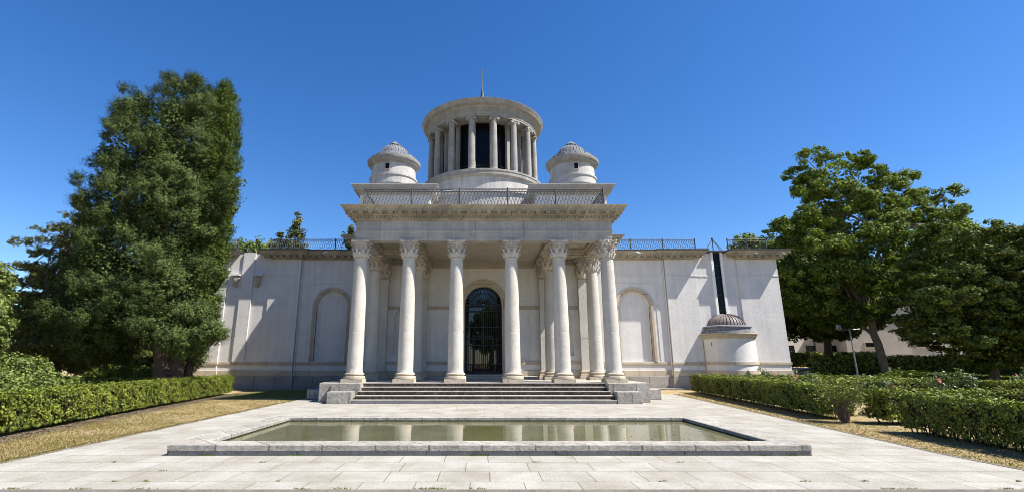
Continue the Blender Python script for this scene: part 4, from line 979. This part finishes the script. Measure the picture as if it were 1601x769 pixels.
# --- hedges
def hedge(path, wd, h, label, leafm='leaf_hedge', dens=620, ls=.058, name='box_hedge', loose=.024, stems=False, zb=0, parent_group='clipped box hedges in the garden', bottom=.10):
    """clipped hedge following a plan path (centre line)"""
    mid = path[len(path) // 2]
    root = tag(empty(name, (mid[0], mid[1], zb)), label, 'hedge', parent_group)
    P = []; Nn = []
    core = MB()
    for a, b_ in zip(path[:-1], path[1:]):
        A = np.array(a); Bv = np.array(b_); Lg = np.linalg.norm(Bv - A); T = (Bv - A) / Lg; Nr = np.array([T[1], -T[0]])
        def face_(n, fu, nv):
            u = RNG.uniform(0, 1, (n, 2)); q = fu(u); P.append(q); Nn.append(np.tile(np.array(nv, dtype=float), (n, 1)))
        wob = lambda s_: .035 * np.sin(s_ * 1.9 + a[0]) + .03 * np.sin(s_ * 4.3 + 1)
        for sd_ in (-1, 1):
            def fu(u, sd_=sd_):
                s_ = u[:, 0] * Lg; z = bottom + (h - bottom) * u[:, 1]
                off = sd_ * (wd / 2 - .10 * (1 - u[:, 1]) ** 2 * stems + wob(s_ + z)) + RNG.normal(0, loose, len(u)) - sd_ * .04 * (u[:, 1] > .93)
                xy = A + np.outer(s_, T) + np.outer(off, Nr); return np.column_stack([xy, z + zb])
            face_(int(dens * Lg * h), fu, (Nr[0] * sd_, Nr[1] * sd_, .15))
        def ft(u):
            s_ = u[:, 0] * Lg; off = (u[:, 1] - .5) * wd; z = h + .02 * np.sin(s_ * 2.3) + RNG.normal(0, loose * .8, len(u)) - .05 * (np.abs(u[:, 1] - .5) > .45) + (RNG.uniform(0, 1, len(u)) > .97) * .07
            xy = A + np.outer(s_, T) + np.outer(off, Nr); return np.column_stack([xy, z + zb])
        face_(int(dens * 1.15 * Lg * wd), ft, (0, 0, 1))
        for e_, sg in ((0, -1), (Lg, 1)):
            def fe(u, e_=e_, sg=sg):
                off = (u[:, 0] - .5) * wd; z = bottom + (h - bottom) * u[:, 1]
                xy = A + np.outer(e_ + RNG.normal(0, loose, len(u)), T) + np.outer(off, Nr); return np.column_stack([xy, z + zb])
            face_(int(dens * wd * h), fe, (T[0] * sg, T[1] * sg, .1))
        # inside leaves, thinner
        def fi(u):
            s_ = u[:, 0] * Lg; off = (u[:, 1] - .5) * wd * .85; z = RNG.uniform(bottom, h * .97, len(u)); xy = A + np.outer(s_, T) + np.outer(off, Nr); return np.column_stack([xy, z + zb])
        face_(int(dens * .5 * Lg * wd), fi, (0, 0, .3))
        ns = int(Lg * (26 if stems else 5))
        for i in range(ns):
            s_ = random.uniform(0, Lg); off = random.uniform(-.3, .3) * wd; q = A + T * s_ + Nr * off; z1 = h * random.uniform(.5, .85)
            core.tube([(q[0], q[1], zb - .03), (q[0] + random.uniform(-.1, .1), q[1] + random.uniform(-.1, .1), zb + z1 * .5), (q[0] + random.uniform(-.25, .25), q[1] + random.uniform(-.25, .25), zb + z1)], [.018, .013, .006], 4)
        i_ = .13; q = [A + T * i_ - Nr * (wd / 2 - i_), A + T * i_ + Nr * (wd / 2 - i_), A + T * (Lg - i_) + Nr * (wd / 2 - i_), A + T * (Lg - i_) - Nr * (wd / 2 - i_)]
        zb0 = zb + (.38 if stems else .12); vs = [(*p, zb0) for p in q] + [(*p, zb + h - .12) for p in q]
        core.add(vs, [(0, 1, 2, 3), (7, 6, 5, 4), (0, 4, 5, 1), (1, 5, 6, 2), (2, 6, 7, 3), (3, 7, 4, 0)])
    PP = np.concatenate(P); NN = np.concatenate(Nn)
    # clumpy growth: thin patches and small hollows along the clipped faces
    q = PP @ np.array([[7.1, 2.3, -1.7], [-2.9, 6.3, 3.1], [3.3, -4.1, 8.7]])
    nz = np.sin(q[:, 0] * 1.9 + np.sin(q[:, 1])) + np.sin(q[:, 1] * 1.6 + 2 * np.sin(q[:, 2] * .7)) + np.sin(q[:, 2] * 2.1 + np.sin(q[:, 0] * .8))
    PP -= NN * (.035 * (nz < -.3) + .03 * (nz < -1.2))[:, None]
    keep = RNG.uniform(0, 1, len(PP)) < np.clip(.95 + .30 * nz, .25, 1)
    leaf_obj('foliage', PP[keep], NN[keep], ls, leafm, root, 1.45, jit=.42)
    core.build('stems', 'hcore', root)
    return root
hedge([(-10.4, 7.5), (-11.25, 11.3), (-12.15, 16.0), (-12.95, 20.6), (-13.95, 26.8)], .95, .92, 'long clipped hedge running along the dry lawn on the left side', dens=1150, ls=.046)
hedge([(-13.2, 23.5), (-21.5, 22.0)], .8, .95, 'dark hedge in shade crossing behind the big cypress trunk', dens=330, ls=.08)
hedge([(12.15, 28.2), (10.4, 14.9)], .8, .93, 'long hedge on the right between the bow and the dry bush, beside the paving', dens=1150, ls=.046)
hedge([(12.6, 28.3), (19.4, 27.6)], .8, .92, 'far hedge crossing in front of the right wing end', dens=600, ls=.058)
hedge([(10.75, 13.9), (16.4, 13.6)], .8, .86, 'hedge crossing the garden behind the gap next to the dry bush', dens=1000, ls=.048)
hedge([(19.4, 27.2), (19.1, 15.0)], .8, .92, 'hedge running away along the far right garden bed', dens=650, ls=.055)
hedge([(10.45, 12.2), (10.15, 9.6), (10.0, 7.2)], .95, .86, 'nearest hedge at the right edge with bare stems showing at its foot', dens=1300, ls=.040, stems=True, bottom=.09)
hedge([(14.9, 21.5), (18.4, 21.2)], 1.2, .9, 'broad middle hedge block behind the crossing hedge', dens=700, ls=.055)
hedge([(16.4, 12.6), (21.5, 12.3)], .9, .80, 'hedge at the right edge beyond the nearest one', dens=800, ls=.05)
hedge([(19.9, 18.6), (27.0, 18.2)], .9, .95, 'shaded hedge at the right edge beneath the chestnut tree', dens=330, ls=.08, zb=gh(22, 18.4))
hedge([(12.8, 24.6), (18.8, 24.2)], .7, .9, 'thin hedge second from the right wing', dens=380, ls=.07)
hedge([(26.5, 46), (36, 45)], 1.2, 1.35, 'sunlit hedge in front of the far shaded building', dens=150, ls=.13, zb=gh(30, 46), loose=.06)
hedge([(24.5, 36.5), (27.0, 35.8), (34.0, 34.9), (41, 34.5)], 1.6, 1.25, 'dark shaded hedge behind the leaning trunk and the lamp post', dens=150, ls=.13, zb=gh(30, 35) - .3, loose=.08)

def shrub(x, y, z, rx, ry, rz, label, m='leaf_shrub', ls=.075, n=90, nl=60, name='shrub', group='garden shrubs', flowers=0, cat='shrub', rad=.2):
    root = tag(empty(name, (x, y, z)), label, cat, group)
    el = [(x, y, z + rz * .55, rx, ry, rz * .55), (x + rx * .4, y, z + rz * .5, rx * .6, ry * .7, rz * .55), (x - rx * .45, y + .1, z + rz * .45, rx * .6, ry * .7, rz * .42)]
    P, D = ellip_clusters(el, n); pts, nr = tufts(P, D, nl, rad, .5, 1.4)
    k_ = pts[:, 2] > z + .02; leaf_obj('foliage', pts[k_], nr[k_], ls, m, root, 1.5)
    mb = MB()
    for i in range(10):
        q = P[RNG.integers(len(P))]; mb.tube([(x + random.uniform(-.1, .1), y + random.uniform(-.1, .1), z - .05), ((x + q[0]) / 2, (y + q[1]) / 2, z + (q[2] - z) * .6), tuple(q)], [.02, .015, .006], 5)
    mb.build('stems', 'twig', root)
    if flowers:
        fp = []; fn = []
        for i in range(flowers):
            q = P[RNG.integers(len(P))]; c = np.array([q[0], q[1], max(q[2], z + rz * .7) + random.uniform(.05, .22)])
            fp.append(c + RNG.normal(0, .028, (14, 3))); fn.append(RNG.normal(0, 1, (14, 3)) + [0, 0, .5])
        leaf_obj('blossoms', np.concatenate(fp), np.concatenate(fn), .06, 'petal', root, 1.1)
    return root
for i, (x, y, rx, rz, lb) in enumerate([(-14.3, 13.2, 1.0, .88, 'big pale green shrub mass behind the left hedge at the left edge'), (-15.9, 15.6, 1.3, 1.08, 'tallest pale green shrub behind the left hedge under the cedar'),
                                        (-15.3, 17.6, .9, .95, 'rounded pale shrub behind the left hedge, right end of the shrub group'), (-17.5, 18.0, 1.6, 1.6, 'pale shrub farther back at the left under the cedar'),
                                        (-17.6, 25.6, 1.3, 1.2, 'low shrub seen left of the cypress trunks')]):
    shrub(x, y, 0, rx, rx * .9, rz, lb, n=int(120 * rx), nl=70, rad=.24)
roses = [(14.2, 25.6, .75, 1.25, 3, 'rose bush in front of the bow with dark blooms'), (16.6, 25.9, .7, 1.15, 2, 'rose bush in front of the right wing end'), (18.3, 19.4, .8, 1.2, 2, 'rose bush behind the hedge middle right'),
         (11.9, 18.4, .55, 1.05, 2, 'rose bush close behind the long right hedge'), (12.4, 15.9, .6, 1.0, 1, 'rose bush just behind the dry bush'), (21.4, 16.2, 1.0, 1.35, 4, 'leafy rose bush under the chestnut tree with a pink bloom'),
         (13.6, 10.6, .8, 1.0, 3, 'rose bush at the right edge behind the nearest hedge'), (15.6, 11.4, .9, 1.05, 3, 'pale leaved rose bush at the right edge between two hedges'), (23.2, 20.5, 1.1, 1.3, 2, 'rose bush farthest right in the shade')]
for x, y, r_, h_, fl, lb in roses:
    shrub(x, y, gh(x, y), r_, r_ * .9, h_, lb, 'leaf_rose', .06, int(55 * r_), 40, 'rose_bush', 'rose bushes in the garden', fl, 'rose bush', .17)
# dry bush in the hedge gap
db_ = tag(empty('dry_bush', (10.0, 14.15, 0)), 'half dead bush with bare brown twigs in the gap of the right hedge', 'bush')
mb = MB(); tp = []
for i in range(55):
    a = random.uniform(0, 2 * pi); sp = random.uniform(.05, .62); z1 = random.uniform(.55, .98)
    p0 = (10.0 + .08 * cos(a), 14.15 + .08 * sin(a), -.02); p1 = (10.0 + sp * .5 * cos(a), 14.15 + sp * .5 * sin(a), z1 * .5); p2 = (10.0 + sp * cos(a + .3), 14.15 + sp * sin(a + .3), z1)
    mb.tube([p0, p1, p2], [.012, .008, .003], 4); tp.append(p2)
    for q in range(4):
        t = random.uniform(.4, 1); b0 = Vector(p1).lerp(Vector(p2), t); mb.tube([b0, b0 + Vector((random.uniform(-.15, .15), random.uniform(-.15, .15), random.uniform(.03, .16)))], [.005, .002], 3)
mb.build('twigs', 'twig', db_)
tp = np.array(tp); q = tp[RNG.integers(len(tp), size=2000)] + RNG.normal(0, .13, (2000, 3)); leaf_obj('foliage', q, RNG.normal(0, 1, (2000, 3)), .04, 'leaf_hedge', db_, 1.5)

# --- dry grass, litter and weeds
def blades(name, pts, h, m, wd=.007):
    n = len(pts); pts = np.asarray(pts); a = RNG.uniform(0, 2 * pi, n); ln = RNG.normal(0, .5, (n, 2)) * h; hh = h * RNG.uniform(.5, 1.4, n)
    V = np.empty((n, 3, 3)); dx = np.cos(a) * wd; dy = np.sin(a) * wd
    V[:, 0] = pts - np.column_stack([dx, dy, 0 * dx]); V[:, 1] = pts + np.column_stack([dx, dy, 0 * dx]); V[:, 2] = pts + np.column_stack([ln[:, 0], ln[:, 1], hh])
    me = bpy.data.meshes.new(name); o = bpy.data.objects.new(name, me); link(o)
    me.vertices.add(3 * n); me.vertices.foreach_set('co', V.ravel()); me.loops.add(3 * n); me.loops.foreach_set('vertex_index', np.arange(3 * n))
    me.polygons.add(n); me.polygons.foreach_set('loop_start', np.arange(0, 3 * n, 3)); me.polygons.foreach_set('loop_total', np.full(n, 3)); me.update(calc_edges=True); me.materials.append(M[m])
    tag(o, kind='stuff'); return o
n = 5000; yy = 6.9 + 19 * RNG.uniform(0, 1, n) ** 1.2; xe = -8.1 - .015 * (yy - 6.8) + np.abs(RNG.normal(0, .09, n)) * (np.sin(yy * 3.1) + np.sin(yy * 7.7) > .2) - .05
blades('edge_grass', np.column_stack([xe, yy, np.full(n, 0.0)]), .03, 'grass')
n = 60000; yy = 6.7 + 23 * RNG.uniform(0, 1, n) ** 1.3; xl = -8.1 - .015 * (yy - 6.8); xr = -10.0 - .185 * (yy - 7.5); xx = xl + (xr - xl) * RNG.uniform(0, 1, n)
dns = .5 + .5 * np.sin(xx * 2.1 + np.sin(yy * 1.3) * 2) * np.sin(yy * .9 + xx); k_ = RNG.uniform(0, 1, n) < .35 + .65 * dns
blades('dry_grass', np.column_stack([xx, yy, np.full(n, -.02)])[k_], .035, 'grass')
n = 9000; yy = 7.2 + 20 * RNG.uniform(0, 1, n); ctr = np.interp(yy, [7.5, 11.3, 16.0, 20.6, 26.8], [-10.4, -11.25, -12.15, -12.95, -13.95]); xx = ctr + .5 + np.abs(RNG.normal(0, .28, n))
lt = leaf_obj('leaf_litter', np.column_stack([xx, yy, RNG.uniform(-.015, .01, n)]), np.tile([0, 0, 1.0], (n, 1)), .035, 'twig', None, 1.4, jit=.25); tag(lt, kind='stuff')
n = 16000; yy = 7 + 20 * RNG.uniform(0, 1, n) ** 1.2; xl = np.interp(yy, [6.8, 9.3, 14, 19.5, 26.6], [8.3, 8.3, 8.8, 9.4, 10.15]); xx = xl + 1.9 * RNG.uniform(0, 1, n) ** 1.3
blades('dry_straw', np.column_stack([xx, yy, np.full(n, -.02)]), .022, 'grass', .009)
n = 9000; xx = RNG.uniform(-13, -8.3, n); yy = RNG.uniform(24, 30.7, n); blades('wall_foot_grass', np.column_stack([xx, yy, np.full(n, -.02)]), .05, 'weed')
wp = []
for i in range(16):
    cx = random.uniform(-7.8, 7.8); cy = 6.84; wp.append(np.column_stack([RNG.normal(cx, .07, 26), RNG.normal(cy, .012, 26), np.zeros(26)]))
for cx in (-.1, -.25, 1.3, -3.4, 2.6, 4.9, -5.0, 5.4): wp.append(np.column_stack([RNG.normal(cx, .06, 40), RNG.normal(PY0 - .02, .012, 40), np.zeros(40)]))
for i in range(12): wp.append(np.column_stack([RNG.normal(random.uniform(-7.5, 7.5), .03, 14), RNG.normal(random.choice([7.26, 7.92, 8.58]), .01, 14), np.zeros(14)]))
blades('joint_weeds', np.concatenate(wp), .022, 'weed', .008)

n = 26000; xx = RNG.uniform(20.5, 46, n); yy = RNG.uniform(27.6, 35.2, n) + (xx - 20) * .02
k_ = ~((yy > 33.4) & (yy < 37.2)) | True
zz = np.array([gh(a, b_) for a, b_ in zip(xx, yy)]) + RNG.uniform(.0, .16, n)
tag(leaf_obj('added_shade_leaves', np.column_stack([xx, yy, zz]), np.tile([0, 0, 1.0], (n, 1)), .17, 'leaf_chest', None, 1.4), kind='stuff')  # dark leaf layer added to deepen the shade beneath the right-hand trees

# ================================================================== far right: road, buildings, lamp post
sheet('road', [(19.9, 43.5), (60, 39.0), (60, 36.5), (36, 37.6), (26, 38.5), (19.9, 34)], 1.0, 'asphalt') if False else None
def draped(name, cl, wd, m, dz=.01, n=24):
    b = MB(); vs = []
    pts = []
    for a, b2 in zip(cl[:-1], cl[1:]):
        for i in range(n): t = i / n; pts.append((a[0] + (b2[0] - a[0]) * t, a[1] + (b2[1] - a[1]) * t))
    pts.append(cl[-1]); K = 5
    for i, p in enumerate(pts):
        q0 = pts[max(0, i - 1)]; q1 = pts[min(len(pts) - 1, i + 1)]; dx, dy = q1[0] - q0[0], q1[1] - q0[1]; l = sqrt(dx * dx + dy * dy); nx_, ny_ = dy / l, -dx / l
        for j in range(K): o = (j / (K - 1) - .5) * wd; x, y = p[0] + nx_ * o, p[1] + ny_ * o; vs.append((x, y, gh(x, y) + dz))
    b.add(vs, [(i * K + j, i * K + j + 1, (i + 1) * K + j + 1, (i + 1) * K + j) for i in range(len(pts) - 1) for j in range(K - 1)], True)
    return tag(b.build(name, m), kind='structure')
draped('road', [(20.5, 36), (28, 35.5), (48, 31.5)], 3.4, 'asphalt', .05)
draped('path', [(20.5, 41.8), (34, 41.8), (50, 40)], 2.2, 'paving', .06)

def far_building(name, x0, y0, ang, Lg, h, z, label, floors, base_h=1.0, cols=5, mwall='farwall'):
    root = tag(empty(name, (x0, y0, z)), label, 'building')
    T = Vector((cos(ang), sin(ang), 0)); Nn = Vector((sin(ang), -cos(ang), 0)); O = Vector((x0, y0, z))
    def bx(mb, u0, u1, o0, o1, z0, z1):
        vs = [O + T * u + Nn * o + Vector((0, 0, zz)) for zz in (z0, z1) for o in (o0, o1) for u in (u0, u1)]
        mb.add(vs, [(0, 1, 3, 2), (4, 6, 7, 5), (0, 4, 5, 1), (2, 3, 7, 6), (0, 2, 6, 4), (1, 5, 7, 3)])
    w1 = MB(); bx(w1, 0, Lg, -8, 0, base_h, h); wo = w1.build('wall', mwall, root)
    b = MB(); bx(b, -.05, Lg + .05, -8, .06, -1, base_h); b.build('stone_base', 'farstone', root)
    b = MB(); bx(b, -.3, Lg + .3, -8.3, .3, h, h + .18); bx(b, 0, Lg, -7.9, -.1, h + .18, h + .5); b.build('roof', 'lead', root)
    for u in (Lg * .36, Lg * .74):
        b = MB(); p = O + T * u + Nn * .12; b.tube([(p.x, p.y, p.z), (p.x, p.y, p.z + h)], .06, 6); b.build('downpipe', 'darklead', root)
    for (zz, wh, ww) in floors:
        for c in range(cols):
            u = Lg * (c + .5) / cols
            f = MB()
            bx(f, u - ww / 2 - .1, u + ww / 2 + .1, .0, .07, zz - .1, zz); bx(f, u - ww / 2 - .1, u + ww / 2 + .1, .0, .05, zz + wh, zz + wh + .1)
            bx(f, u - ww / 2 - .1, u - ww / 2, .0, .05, zz, zz + wh); bx(f, u + ww / 2, u + ww / 2 + .1, .0, .05, zz, zz + wh)
            fo = f.build('window', mwall, root)
            f = MB(); bx(f, u - ww / 2, u + ww / 2, -.02, .012, zz, zz + wh); f.build('pane', 'glass', fo)
            f = MB()
            for q in (.25, .5, .75): bx(f, u - ww / 2, u + ww / 2, .02, .035, zz + wh * q - .02, zz + wh * q + .02)
            f.build('window_grille', 'iron', fo)
    return root
far_building('annexe_building', 31.0, 60.0, radians(2), 13.5, 6.0, 1.3, 'shaded bluish low building with square windows between the wing end and the trees', [(1.5, .9, 1.3), (3.8, 1.2, 1.1)], .9, 5)
far_building('lit_building', 43.2, 58.0, radians(-12), 26, 8.0, 1.0, 'sunlit cream building with stone base behind the leaning tree trunk', [(2.4, .5, 1.3), (5.2, 1.7, 1.2)], 1.6, 5)

def lamp(x, y, h, label):
    z = gh(x, y); root = tag(empty('lamp_post', (x, y, z)), label, 'lamp post', 'garden lamp posts')
    p = MB(); p.tube([(x, y, z - .1), (x, y, z + h)], [.05, .035], 8); p.lathe([(.09, z), (.09, z + .25), (.05, z + .3)], (x, y), 10); p.build('pole', 'steel', root)
    p = MB(); p.tube([(x - .75, y, z + h - .06), (x + .7, y, z + h + .03)], .025, 6); p.build('crossbar', 'steel', root)
    for sx in (-.7,):
        p = MB(); p.box(x + sx - .14, x + sx + .14, y - .12, y + .12, z + h + .0, z + h + .1); p.box(x + sx - .1, x + sx + .1, y - .1, y + .1, z + h + .1, z + h + .32); p.build('floodlight', 'steel', root, bevel=.02)
lamp(24.6, 32.6, 3.4, 'slim grey lamp post with crossbar in front of the leaning tree')
